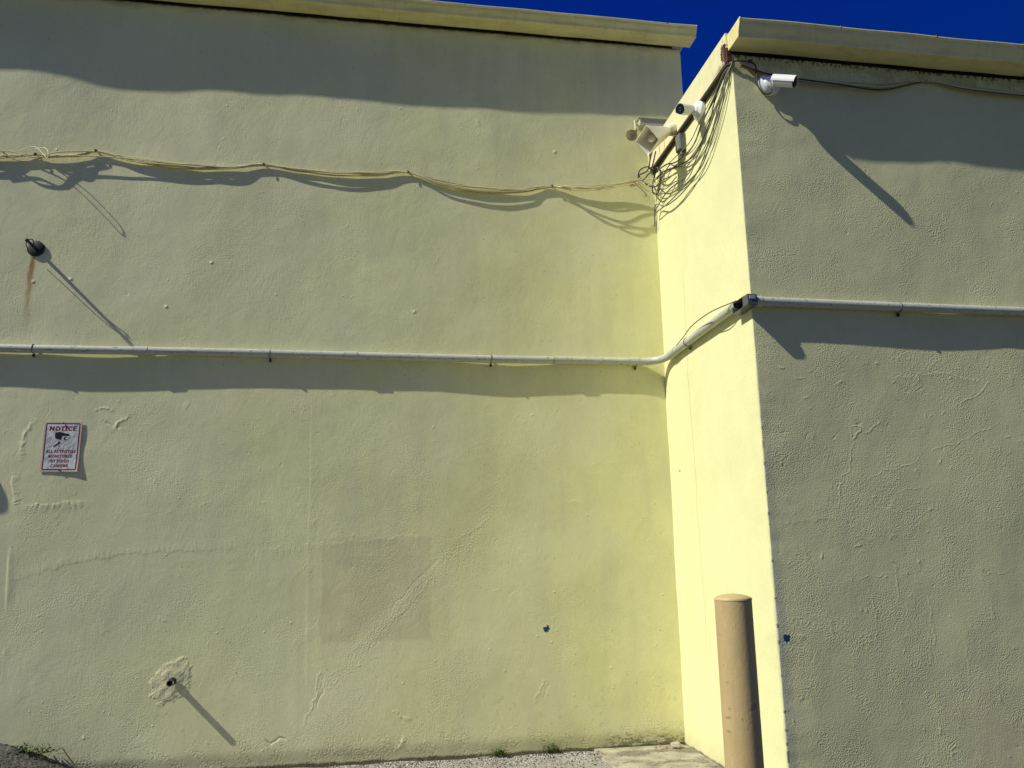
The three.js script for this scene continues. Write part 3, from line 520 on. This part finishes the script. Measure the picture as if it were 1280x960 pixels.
{
  const t = thing('cable_bundle', 'tangle of thin cables hanging down the sunny side wall below the cameras', 'cables', [0, 0, 0]);
  const runs = [                                           // [y, z] down the side wall
    [[4.535, 1.5], [4.488, 1.326], [4.407, 1.129], [4.354, 0.94], [4.376, 0.652], [4.407, 0.391], [4.509, 0.159]],
    [[4.52, 1.52], [4.447, 1.373], [4.313, 1.185], [4.251, 0.954], [4.299, 0.673], [4.413, 0.337], [4.442, 0.12]],
    [[4.5, 1.535], [4.398, 1.405], [4.277, 1.249], [4.193, 1.064], [4.162, 0.815], [4.186, 0.535], [4.255, 0.274], [4.4, 0.1]],
    [[4.485, 1.55], [4.349, 1.436], [4.201, 1.278], [4.093, 1.077], [4.073, 0.8], [4.105, 0.522], [4.138, 0.255], [4.178, 0.087], [4.22, 0.16], [4.2, 0.4], [4.16, 0.7]],
    [[4.48, 1.545], [4.351, 1.384], [4.207, 1.21], [4.101, 0.975], [4.041, 0.731], [4.114, 0.4], [4.176, 0.106], [4.05, 0.04]],
    [[4.525, 1.51], [4.46, 1.35], [4.37, 1.16], [4.31, 0.96], [4.35, 0.66], [4.43, 0.38], [4.49, 0.17], [4.43, 0.08]],
    [[4.51, 1.53], [4.42, 1.38], [4.3, 1.2], [4.23, 1.0], [4.25, 0.74], [4.34, 0.5], [4.38, 0.3], [4.44, 0.12]],
    [[4.5, 1.54], [4.38, 1.41], [4.24, 1.23], [4.15, 1.0], [4.1, 0.78], [4.16, 0.46], [4.3, 0.2], [4.42, 0.06]],
    [[4.53, 1.505], [4.47, 1.34], [4.38, 1.15], [4.29, 0.93], [4.33, 0.62], [4.4, 0.42], [4.36, 0.22], [4.3, 0.12]],
  ];
  const rnd = rngOf(9);
  runs.forEach((r, i) => {
    const pts = r.map(([y, z], k) => [2.232 - 0.012 * rnd() - (k > 1 && k < r.length - 1 ? 0.022 * rnd() : 0), y + (k > 0 && k < r.length - 1 ? 0.045 : 0.006) * (rnd() - 0.5), z + (k > 0 && k < r.length - 1 ? 0.07 * (rnd() - 0.5) : 0)]);
    if (i < 4 || i > 5) pts.unshift([2.225, 4.555, 1.57], [2.245, 4.56, 1.595]);
    obj('cable', tube(pts, 0.003 + 0.0022 * rnd(), 150, 6), i === 1 || i === 5 ? darkCable : greyCable, t);
  });
  // black leads from the horn down to the knot where the cables turn the corner
  for (const p of [[[2.03, 4.44, 0.56], [2.06, 4.38, 0.4], [2.05, 4.42, 0.22], [2.1, 4.47, 0.08]], [[2.07, 4.45, 0.56], [2.11, 4.43, 0.36], [2.15, 4.5, 0.18], [2.2, 4.52, 0.14]], [[2.2, 4.51, 0.15], [2.16, 4.55, 0.12], [2.1, 4.53, 0.09], [2.09, 4.47, 0.06]], [[2.21, 4.5, 0.16], [2.17, 4.49, 0.12], [2.13, 4.45, 0.07], [2.1, 4.45, 0.05]],
    [[2.22, 4.5, 0.18], [2.22, 4.44, 0.26], [2.22, 4.36, 0.2], [2.19, 4.38, 0.1], [2.15, 4.43, 0.06]], [[2.215, 4.51, 0.17], [2.2, 4.42, 0.12], [2.2, 4.33, 0.1], [2.225, 4.3, 0.14], [2.225, 4.42, 0.24], [2.225, 4.5, 0.2]]]) obj('cable', tube(p, 0.0055, 40, 6), darkCable, t);
  obj('cable_knot', [toward(new THREE.TorusGeometry(0.026, 0.009, 6, 18), [0.5, 0.6, 1]).translate(2.205, 4.505, 0.165), toward(new THREE.TorusGeometry(0.02, 0.008, 6, 18), [-1, 0.2, 0.4]).translate(2.215, 4.5, 0.17)], darkCable, t);
  for (const p of [[[2.08, 4.448, 0.055], [2.14, 4.41, 0.07], [2.2, 4.39, 0.12], [2.23, 4.4, 0.22]], [[2.08, 4.445, 0.05], [2.15, 4.38, 0.05], [2.21, 4.345, 0.07], [2.228, 4.33, 0.16]], [[2.06, 4.45, 0.05], [2.12, 4.46, 0.09], [2.19, 4.43, 0.13], [2.23, 4.44, 0.3]], [[2.09, 4.45, 0.06], [2.16, 4.42, 0.09], [2.215, 4.375, 0.1], [2.23, 4.27, 0.08], [2.235, 4.2, 0.05]]]) obj('cable', tube(p, 0.0032, 40, 6), cableTints[1], t);
}
{
  const t = thing('cable_bundle', 'thin cables strung under the lower gutter, one black lead looping to a camera', 'cables', [0, 0, 0]);
  const z = SD + 0.014;
  [[0, 0.006], [0.012, -0.004], [0.022, -0.016], [0.006, -0.022], [0.014, -0.012]].forEach(([dz, dy], i) => obj('cable', tube([[2.3, 4.535, z + dz], [2.45, 4.5 + dy, z + dz + 0.01], [2.62, 4.475 + dy, z + dz + 0.02], [2.95, 4.462 + dy * 1.4, z + 0.02 + dz], [3.3, 4.47 + dy * (i === 3 ? 0.2 : 2), z + 0.02], [3.66, 4.545 + dy * 0.3, z], [3.95, 4.515 + dy, z + 0.015], [4.4, 4.5 + dy, z + 0.02], [5.6, 4.5, z]], 0.005, 200, 6), i === 2 ? darkCable : cableTints[[3, 0, 5, 5, 5][i]], t));
  obj('cable', tube([[2.226, 4.545, 1.5], [2.228, 4.562, 1.575], [2.262, 4.566, 1.6], [2.36, 4.57, z + 0.012], [2.395, 4.545, z + 0.022], [2.402, 4.46, z + 0.02], [2.41, 4.38, z + 0.02], [2.445, 4.335, z + 0.025], [2.48, 4.338, z + 0.03], [2.495, 4.37, z + 0.03]], 0.0048, 120, 8), darkCable, t);
  obj('cable_clip', box(0.03, 0.02, 0.014, 2.37, 4.575, z + 0.01, 0.003), darkCable, t);
  obj('cable_clip', rod([3.66, 4.552, SD], [3.66, 4.552, z + 0.012], 0.005, 8), steel, t);
}
// ---------------------------------------------------------------- cameras
const whitePaint = mat(0.8, 0.81, 0.83, 0.32), lens = mat(0.008, 0.008, 0.01, 0.12), screwMat = mat(0.05, 0.05, 0.055, 0.5);
function securityCamera(label, at, normal, rear, front, hoodTurn) {
  const t = thing('security_camera', label, 'security camera', at, 'bullet cameras on the lower building'), n = V(...normal), K = 1.32, A = V(...rear).sub(V(...at)), B = V(...front).sub(V(...at)), ax = B.clone().sub(A).normalize(), L = B.clone().sub(A).length();
  const base = obj('base', toward(new THREE.LatheGeometry([[0, 0], [0.06, 0], [0.063, 0.006], [0.063, 0.022], [0.058, 0.03], [0.04, 0.036], [0.036, 0.046], [0.028, 0.054], [0, 0.056]].map(([a, b]) => new THREE.Vector2(a * 1.25, b * 1.1)), 40).rotateX(Math.PI / 2), normal), whitePaint, t);
  for (let k = 0; k < 4; k++) { const a = k * 1.57 + 0.5, e = V(Math.cos(a) * 0.047, Math.sin(a) * 0.047, 0.034), f = e.clone().setZ(0.037), q = new THREE.Quaternion().setFromUnitVectors(V(0, 0, 1), n); obj('screw', rod(e.applyQuaternion(q).toArray(), f.applyQuaternion(q).toArray(), 0.0055, 8), screwMat, base); }
  const j = n.clone().multiplyScalar(0.066), k = A.clone().addScaledVector(ax, 0.02);
  const arm = obj('arm', [new THREE.SphereGeometry(0.026, 20, 14).translate(j.x, j.y, j.z), rod(j.toArray(), k.toArray(), 0.015, 14), new THREE.SphereGeometry(0.018, 14, 10).translate(k.x, k.y, k.z)], whitePaint, t);
  const jn = j.clone().addScaledVector(n, 0.006); obj('screw', new THREE.SphereGeometry(0.006, 8, 6).translate(jn.x + 0.0, jn.y - 0.024, jn.z), screwMat, arm);
  const frame = new THREE.Matrix4(), up = V(0, 1, 0), sx = up.clone().cross(ax).normalize(), sy = ax.clone().cross(sx);
  frame.makeBasis(sx, sy, ax).setPosition(A);
  const place = (g) => g.applyMatrix4(frame);
  obj('body', place(new THREE.LatheGeometry([[0, 0], [0.02 * K, 0.001], [0.026 * K, 0.008], [0.0275 * K, 0.02], [0.0275 * K, L - 0.012], [0.025 * K, L - 0.01], [0, L - 0.0095]].map(([a, b]) => new THREE.Vector2(a, b)), 32).rotateX(Math.PI / 2)), whitePaint, t);
  // the sunshield over the body
  const hs = [], R = 0.0315 * K, n2 = 26; for (let i = 0; i <= n2; i++) { const a = -0.35 + (Math.PI + 0.7) * (i / n2); hs.push(new THREE.Vector2(Math.cos(a) * R, Math.sin(a) * R)); } for (let i = n2; i >= 0; i--) { const a = -0.35 + (Math.PI + 0.7) * (i / n2); hs.push(new THREE.Vector2(Math.cos(a) * (R - 0.0022), Math.sin(a) * (R - 0.0022))); }
  obj('sunshield', place(new THREE.ExtrudeGeometry(new THREE.Shape(hs), { depth: L + 0.004, bevelEnabled: false }).translate(0, 0, -0.004)), whitePaint, t);
  const face = obj('front_window', place(new THREE.CylinderGeometry(0.0255 * K, 0.0255 * K, 0.004, 32).rotateX(Math.PI / 2).translate(0, 0, L - 0.0065)), lens, t);
  obj('lens', place(new THREE.TorusGeometry(0.011, 0.0025, 8, 24).translate(0, 0, L - 0.004)), mat(0.06, 0.06, 0.065, 0.3), face);
  return t;
}
securityCamera('white bullet camera under the gutter of the shaded front wall, pointing right', [2.495, 4.42, SD], [0, 0, 1], [2.487, 4.402, 1.665], [2.588, 4.342, 1.758]);
securityCamera('white bullet camera on the sunlit side wall, pointing left above the horn speaker', [2.2515, 4.535, 1.05], [-1, 0, 0], [2.15, 4.512, 1.07], [2.055, 4.48, 1.125]);
// ---------------------------------------------------------------- horn speaker, grey box, floodlight
{
  const A = V(2.165, 4.6, 0.63), B = V(1.965, 4.468, 0.69), ax = B.clone().sub(A).normalize(), L = B.clone().sub(A).length();
  const t = thing('horn_speaker', 'cream square horn loudspeaker mounted at the inner corner below the roof edge', 'loudspeaker', [2.2515, 4.6, 0.62]);
  const sx = V(0.05, 0.15, 1).addScaledVector(ax, -V(0.05, 0.15, 1).dot(ax)).normalize(), sy = ax.clone().cross(sx), fr = new THREE.Matrix4().makeBasis(sx, sy, ax).setPosition(A.clone().sub(t.position));
  const cream = mat(0.8, 0.75, 0.6, 0.45), p = [], ix = [], N = 16, K = 40;
  const ring = (s, z, w, h, inset) => { for (let k = 0; k < K; k++) { const a = (k / K) * 2 * Math.PI + Math.PI / 4, c = Math.cos(a), q = Math.sin(a), e = 2 / (2 + s * 16), m = (v) => Math.sign(v) * Math.pow(Math.abs(v), e); const f = 1 / Math.max(1e-6, 1); p.push(m(c) * (w - inset) * f, m(q) * (h - inset) * f, z); } };
  const rings = [];
  for (let i = 0; i <= N; i++) { const s = i / N, f = 0.03 + Math.pow(s, 1.7) * 1; rings.push([s, 0.01 + L * s, 0.03 + 0.066 * Math.pow(s, 1.2), 0.032 + 0.046 * Math.pow(s, 1.1), 0]); }
  for (let i = N; i >= 0; i--) { const r = rings[i].slice(); r[4] = 0.004; rings.push(r); }
  rings.forEach((r) => ring(...r));
  for (let i = 0; i + 1 < rings.length; i++) for (let k = 0; k < K; k++) { const a = i * K + k, b = i * K + ((k + 1) % K), c = a + K, d = b + K; ix.push(a, b, c, b, d, c); }
  const g = new THREE.BufferGeometry(); g.setAttribute('position', new THREE.Float32BufferAttribute(p, 3)); g.setIndex(ix); g.computeVertexNormals(); g.applyMatrix4(fr);
  obj('horn', g, cream, t);
  obj('reflex_bulb', new THREE.LatheGeometry([[0, 0], [0.02, 0.0], [0.027, 0.02], [0.024, 0.05], [0.013, 0.068], [0, 0.072]].map(([a, b]) => new THREE.Vector2(a, b)), 24).rotateX(Math.PI / 2).translate(0, 0, L - 0.08).applyMatrix4(fr), mat(0.8, 0.74, 0.62, 0.4), t);
  obj('driver', new THREE.LatheGeometry([[0, -0.06], [0.04, -0.058], [0.045, -0.05], [0.045, -0.004], [0.034, 0.012], [0.028, 0.03]].map(([a, b]) => new THREE.Vector2(a, b)), 28).rotateX(Math.PI / 2).applyMatrix4(fr), cream, t);
  obj('bracket', [rod([0.006, 0.01, 0.02], [-0.07, 0.0, 0.01], 0.01, 10), box(0.006, 0.09, 0.05, -0.004, 0.012, 0.0, 0.002), box(0.08, 0.006, 0.024, -0.05, -0.045, 0.02, 0.002)], mat(0.3, 0.29, 0.25, 0.5, { metalness: 0.6 }), t);
  const b = thing('junction_box', 'small grey metal box on the sunny side wall just right of the horn', 'metal box', [2.2515, 4.455, 0.7]);
  const galv = mat(0.12, 0.125, 0.13, 0.4, { metalness: 0.3 });
  obj('box', box(0.05, 0.135, 0.085, -0.027, 0, 0, 0.006), galv, b);
  obj('cover', box(0.008, 0.125, 0.075, -0.055, 0, 0, 0.003), mat(0.22, 0.225, 0.23, 0.35, { metalness: 0.3 }), b);
  obj('conduit_stub', rod([-0.03, -0.066, 0.01], [-0.03, -0.1, 0.01], 0.014, 14), galv, b);
}
{
  const t = thing('floodlight', 'weathered twin floodlight with a long box, high on the tall wall behind the horn', 'floodlight', [2.26, 4.985, 0]);
  const c = mat(0.5, 0.47, 0.33, 0.6), z = tallOut(2.26, 4.985);
  obj('base_box', [box(0.27, 0.066, 0.07, 0, 0, z + 0.035, 0.006), box(0.29, 0.008, 0.08, 0, 0.035, z + 0.04, 0.003)], c, t);
  for (const [sx, tz] of [[-0.165, 0.06], [0.1, 0.06]]) {
    const lamp = obj('lamp_holder', toward(new THREE.LatheGeometry([[0, 0], [0.02, 0], [0.024, 0.03], [0.03, 0.06], [0.05, 0.1], [0.052, 0.104], [0.047, 0.104], [0.026, 0.06], [0, 0.06]].map(([a, b]) => new THREE.Vector2(a, b)), 28).rotateX(Math.PI / 2), [-0.55, -0.75, 0.5]).translate(sx + (sx < 0 ? -0.005 : 0), -0.075, tz), mat(0.6, 0.55, 0.38, 0.5), t);
    obj('stem', [rod([sx, 0.03, tz - 0.02], [sx, -0.08, tz], 0.009, 10), rod([sx, -0.01, tz - 0.02], [sx + (sx < 0 ? 0.04 : -0.02), -0.01, tz - 0.03], 0.009, 10)], mat(0.62, 0.58, 0.42, 0.5), lamp);
  }
}
// ---------------------------------------------------------------- warning sign
{
  const W = 0.248, H = 0.354, cx = -2.222, cy = 2.189, z0 = tallOut(cx, cy);
  const t = thing('warning_sign', 'weathered video surveillance notice sign with a dark red border on the tall wall', 'sign', [cx, cy, z0]);
  const bend = (g, dz) => { const q = g.attributes.position; for (let i = 0; i < q.count; i++) { const x = q.getX(i) / W + 0.5, y = 0.5 - q.getY(i) / H; q.setZ(i, q.getZ(i) + dz + 0.0035 + tallOut(cx + q.getX(i), cy + q.getY(i)) - z0 + 0.0025 * x + 0.007 * Math.pow(Math.max(0, x), 3) * Math.pow(Math.max(0, y), 4) + 0.0015 * Math.sin(y * 7)); } g.computeVertexNormals(); return g; };
  obj('plate', bend(new THREE.BoxGeometry(W, H, 0.0016, 16, 24, 1), 0), mat(0.6, 0.5, 0.47, 0.5), t);
  const face = canvasTexture(744, 1062, (c, w, h) => {
    c.fillStyle = '#e2e0e0'; c.fillRect(0, 0, w, h);
    const r = rngOf(3);
    for (let i = 0; i < 900; i++) { const x = r() * w, y = r() * h, l = 8 + r() * 60, a = -0.9 + (r() - 0.5) * 0.9; c.save(); c.translate(x, y); c.rotate(a); c.globalAlpha = 0.12 + 0.34 * r(); c.fillStyle = ['#6f7d80', '#8b999b', '#a9b4b6', '#5b686a', '#eef0f0', '#c7c1c3'][Math.floor(r() * 6)]; c.beginPath(); c.ellipse(0, 0, l, l * (0.1 + 0.22 * r()), 0, 0, 7); c.fill(); c.restore(); }
    c.globalAlpha = 1; c.strokeStyle = '#d9b8ae'; c.lineWidth = 30; c.strokeRect(15, 15, w - 30, h - 30);
    c.strokeStyle = '#3d1119'; c.lineWidth = 24; c.beginPath(); c.roundRect(44, 40, w - 88, h - 84, 14); c.stroke();
    c.textAlign = 'center'; c.textBaseline = 'alphabetic'; c.fillStyle = '#661420';
    const line = (s, y, px, width) => { c.font = 'bold ' + px + 'px sans-serif'; const m = c.measureText(s).width; c.save(); c.translate(w / 2, y); c.scale(width / m, 1); c.strokeStyle = c.fillStyle; c.lineWidth = px * 0.06; c.strokeText(s, 0, 0); c.fillText(s, 0, 0); c.restore(); };
    line('NOTICE', 192, 128, 545);
    c.fillStyle = '#7a1f28'; line('ALL ACTIVITIES', 664, 84, 590); line('MONITORED', 766, 84, 480); line('BY VIDEO', 868, 84, 370); line('CAMERA', 968, 84, 350);
    c.fillStyle = '#0b0c0e'; c.beginPath(); c.moveTo(232, 236); c.lineTo(300, 216); c.lineTo(520, 268); c.lineTo(512, 300); c.lineTo(372, 300); c.lineTo(350, 392); c.lineTo(246, 362); c.quadraticCurveTo(212, 300, 232, 236); c.fill();
    c.fillStyle = '#cfd4d6'; c.strokeStyle = '#23282b'; c.lineWidth = 6; c.beginPath(); c.moveTo(376, 304); c.lineTo(520, 304); c.lineTo(508, 414); c.lineTo(356, 408); c.closePath(); c.fill(); c.stroke();
    c.fillStyle = '#0b0c0e'; c.beginPath(); c.ellipse(450, 358, 48, 40, 0, 0, 7); c.fill(); c.fillStyle = '#e5e8e9'; c.beginPath(); c.ellipse(464, 356, 25, 23, 0, 0, 7); c.fill();
    c.fillStyle = '#0b0c0e'; c.beginPath(); c.moveTo(306, 404); c.lineTo(338, 432); c.lineTo(336, 470); c.lineTo(226, 546); c.lineTo(210, 522); c.lineTo(300, 452); c.closePath(); c.fill();
    for (let i = 0; i < 500; i++) { c.globalAlpha = 0.2 + 0.5 * r(); c.fillStyle = r() < 0.5 ? '#b9c0c1' : '#7c8788'; const x = r() * w, y = r() * h; c.fillRect(x, y, 2 + r() * 14, 1 + r() * 4); }
  });
  obj('printed_face', bend(new THREE.PlaneGeometry(W - 0.001, H - 0.001, 16, 24), 0.0013), new THREE.MeshStandardMaterial({ map: face, roughness: 0.45 }), t);
  for (const [x, y, dz] of [[0, H / 2 - 0.012, 0.008], [0, -H / 2 + 0.014, 0.0115]]) obj('screw', new THREE.SphereGeometry(0.007, 12, 8).scale(1, 1, 0.5).translate(x, y, dz + 0.002), mat(0.1, 0.03, 0.03, 0.5), t);
}
// ---------------------------------------------------------------- iron rod, pipe stub, lamp outside the frame
{
  const x = -2.53, y = 3.65, z = tallOut(x, y), iron = mat(0.012, 0.011, 0.011, 0.6);
  const t = thing('iron_rod', 'black iron rod and round plate sticking out of the tall wall above a rust run', 'rod', [x, y, z]);
  obj('plate', new THREE.LatheGeometry([[0, 0], [0.06, 0], [0.06, 0.008], [0.05, 0.013], [0.026, 0.016], [0.014, 0.017], [0, 0.017]].map(([a, b]) => new THREE.Vector2(a, b)), 28).rotateX(Math.PI / 2), iron, t);
  obj('rod', [rod([0, 0, 0.02], [0.002, 0.002, 0.165], 0.0125, 14, 0.009), new THREE.SphereGeometry(0.013, 12, 8).translate(0.002, 0.002, 0.165)], iron, t);
  obj('wire', tube([[-0.035, -0.03, 0.03], [-0.03, -0.022, 0.07], [-0.02, -0.014, 0.12], [0.0, 0.002, 0.158]], 0.003, 40, 6), iron, t);
  obj('wire', tube([[0.0, 0.0, 0.16], [0.032, 0.012, 0.16], [0.04, -0.012, 0.14], [0.028, -0.03, 0.1], [0.008, -0.02, 0.06]], 0.0035, 40, 6), iron, t);
}
{
  const x = -1.372, y = 0.59, z = tallOut(x, y) + 0.012;
  const t = thing('pipe_stub', 'short black capped pipe stub in a blister of mortar low on the tall wall', 'pipe stub', [x, y, z]);
  obj('collar', new THREE.CylinderGeometry(0.027, 0.029, 0.012, 6).rotateX(Math.PI / 2).translate(0, 0, 0.004), mat(0.1, 0.1, 0.11, 0.4, { metalness: 0.7 }), t);
  obj('pipe', new THREE.LatheGeometry([[0.012, 0.088], [0.012, 0.04], [0, 0.04]].map(([a, b]) => new THREE.Vector2(a, b)).concat([new THREE.Vector2(0.0, 0.04)]).reverse().concat([[0.012, 0.09], [0.019, 0.09], [0.02, 0.086], [0.02, 0]].map(([a, b]) => new THREE.Vector2(a, b))), 24).rotateX(Math.PI / 2), mat(0.025, 0.025, 0.028, 0.35, { metalness: 0.4 }), t);
  const chip = mat(0.8, 0.78, 0.7, 0.6);
  obj('paint_chip', box(0.014, 0.01, 0.012, 0.003, -0.022, 0.07, 0.003), chip, t); obj('paint_chip', box(0.006, 0.016, 0.02, 0.019, 0.0, 0.07, 0.002), chip, t);
}
{
  const t = thing('wall_lamp', 'round grey wall lamp just past the left edge whose shadow falls beside the sign', 'lamp', [-3.07, 2.3, tallOut(-3.07, 2.3)]);
  obj('base', new THREE.CylinderGeometry(0.06, 0.07, 0.03, 24).rotateX(Math.PI / 2).translate(0, 0, 0.015), mat(0.3, 0.3, 0.3, 0.5), t);
  obj('housing', new THREE.SphereGeometry(0.11, 24, 16).scale(0.8, 1.25, 0.62).translate(0, -0.01, 0.07), mat(0.35, 0.35, 0.35, 0.5), t);
}
// ---------------------------------------------------------------- bollard
{
  const t = thing('bollard', 'tan painted steel bollard standing in front of the sunlit side wall', 'bollard', [1.74, 0, 2.15]), R = 0.0905, top = 1.172;
  const m = colourSheet(512, 1024, 0, 0, 0.57, 1.2, (x, y, o) => {
    const k = 1 + 0.04 * nA(x * 6, y * 4) + 0.03 * nB(x * 25, y * 12); o[0] = 0.51 * k; o[1] = 0.38 * k; o[2] = 0.185 * k;
    mix(o, 0.42, 0.3, 0.15, 0.35 * smooth(0.1, 0.8, nC(x * 12, y * 1.6)));
    mix(o, 0.05, 0.03, 0.02, 0.8 * smooth(0.86, 0.92, nD(x * 55, y * 55)) * smooth(0.0, 0.4, nA(x * 5, y * 4)));
    mix(o, 0.2, 0.13, 0.06, 0.6 * smooth(0.6, 0.75, nB(x * 7 + 3, y * 26)) * smooth(0.2, 0.6, nC(x * 9, y * 3))); mix(o, 0.6, 0.5, 0.3, 0.3 * smooth(0.7, 0.8, nE(x * 18, y * 7)));
    mix(o, 0.09, 0.06, 0.03, 0.8 * smooth(0.35, 0.6, nE(x * 26, y * 12)) * smooth(0.55, 0.3, y)); mix(o, 0.3, 0.19, 0.09, 0.5 * smooth(0.35, 0.1, y) * smooth(-0.1, 0.4, nB(x * 14, y * 14)));
  });
  const bm = new Sheet(0, 0, 0.57, 1.2, 512, 1024).each((x, y) => 0.00016 * nA(x * 40, y * 30) + 0.00008 * nB(x * 120, y * 100) - 0.0006 * smooth(0.74, 0.82, nD(x * 48, y * 48))).texture();
  m.wrapS = bm.wrapS = THREE.RepeatWrapping;
  const paint = new THREE.MeshStandardMaterial({ map: m, bumpMap: bm, bumpScale: 1, roughness: 0.5 });
  obj('post', new THREE.CylinderGeometry(R, R, top + 0.3, 64, 1, true).translate(0, (top - 0.3) / 2, 0), paint, t);
  obj('cap', new THREE.LatheGeometry([[R + 0.0015, top - 0.006], [R + 0.0015, top + 0.002], [R - 0.004, top + 0.007], [R * 0.8, top + 0.014], [R * 0.5, top + 0.021], [R * 0.2, top + 0.0245], [0, top + 0.025]].map(([a, b]) => new THREE.Vector2(a, b)), 64), mat(0.56, 0.43, 0.2, 0.5), t);
}
// ---------------------------------------------------------------- weeds, twig, stone, litter
const leafMats = [mat(0.07, 0.12, 0.025, 0.6), mat(0.045, 0.085, 0.02, 0.6), mat(0.1, 0.14, 0.035, 0.6)];
const leafShape = (() => { const s = new THREE.Shape(); s.moveTo(0, 0); s.quadraticCurveTo(0.5, 0.35, 0, 1); s.quadraticCurveTo(-0.5, 0.35, 0, 0); const g = new THREE.ShapeGeometry(s, 4), q = g.attributes.position; for (let i = 0; i < q.count; i++) q.setZ(i, 0.25 * Math.pow(q.getY(i), 2) - 0.3 * Math.abs(q.getX(i))); g.computeVertexNormals(); return g; })();
function weed(label, x, z, spread, n, size, seed) {
  const t = thing('weed', label, 'weed', [x, groundHeight(x, z), z], 'weeds growing at the foot of the tall wall'), r = rngOf(seed), parts = [[], [], []], stems = [];
  for (let i = 0; i < n; i++) {
    const a = r() * 6.28, d = Math.sqrt(r()) * spread, px = Math.cos(a) * d, pz = Math.abs(Math.sin(a)) * d * 0.35, h = size * (0.3 + 1.6 * r()) * (1.2 - 0.7 * d / spread), s = size * (0.5 + 0.6 * r());
    parts[i % 3].push(leafShape.clone().scale(s, s, s).rotateX(0.5 + r() * 1.0).rotateY(r() * 6.28).translate(px, h, pz));
    if (i % 3 === 0) stems.push(rod([px * 0.6, 0, pz * 0.6], [px, h, pz], 0.0014, 5));
  }
  const crown = obj('leaves', parts[0], leafMats[0], t); obj('leaves', parts[1], leafMats[1], t); obj('leaves', parts[2], leafMats[2], t); obj('stem', stems, leafMats[1], t);
  return crown;
}
weed('wide low green weed on the dark bank at the far left', -2.22, 0.035, 0.17, 150, 0.03, 61);
weed('small green weed tuft at the wall foot, left of its twin', 0.855, 0.012, 0.06, 60, 0.032, 62);
weed('small green weed tuft at the wall foot, nearer the concrete slab', 1.245, 0.012, 0.06, 56, 0.032, 63);
tag(obj('twig', tube([[-2.06, 0.19, 0.03], [-2.02, 0.215, 0.06], [-1.985, 0.17, 0.06], [-1.95, 0.12, 0.05], [-1.9, 0.06, 0.06]], 0.0035, 30, 6), mat(0.16, 0.11, 0.07, 0.9)), 'bent brown twig leaning on the wall beside the wide weed', 'twig');
{
  const g = new THREE.IcosahedronGeometry(0.034, 2), q = g.attributes.position; for (let i = 0; i < q.count; i++) { const k = 1 + 0.25 * nA(q.getX(i) * 30, q.getY(i) * 30 + q.getZ(i) * 20); q.setXYZ(i, q.getX(i) * k * 1.25, q.getY(i) * k * 0.7, q.getZ(i) * k); } g.computeVertexNormals();
  tag(obj('stone', g.translate(2.13, 0.03, 0.13), mat(0.4, 0.36, 0.28, 0.95)), 'grey stone lying in the inner corner on the concrete slab', 'stone');
  const r = rngOf(70), brown = mat(0.26, 0.13, 0.05, 0.85);
  const bits = []; for (let i = 0; i < 70; i++) { const a = i < 36 ? [1.98 + 0.2 * r(), 0.03 + 0.14 * r()] : i < 48 ? [-0.4 + 1.9 * r(), 0.01 + 0.05 * r()] : i < 58 ? [0.82 + 0.14 * r(), 0.02 + 0.04 * r()] : [1.52 + 0.06 * r(), 0.05 + 0.2 * r()], s = 0.012 + 0.016 * r(); bits.push(leafShape.clone().scale(s, s, s).rotateX(1.2 + 0.6 * r()).rotateY(r() * 6).translate(a[0], 0.016 + 0.01 * r(), a[1])); }
  tag(obj('leaf_litter', bits, brown), 'scattered dry brown leaf bits along the foot of the walls', 'leaves', null, 'stuff');
}
renderer.render(scene, camera);
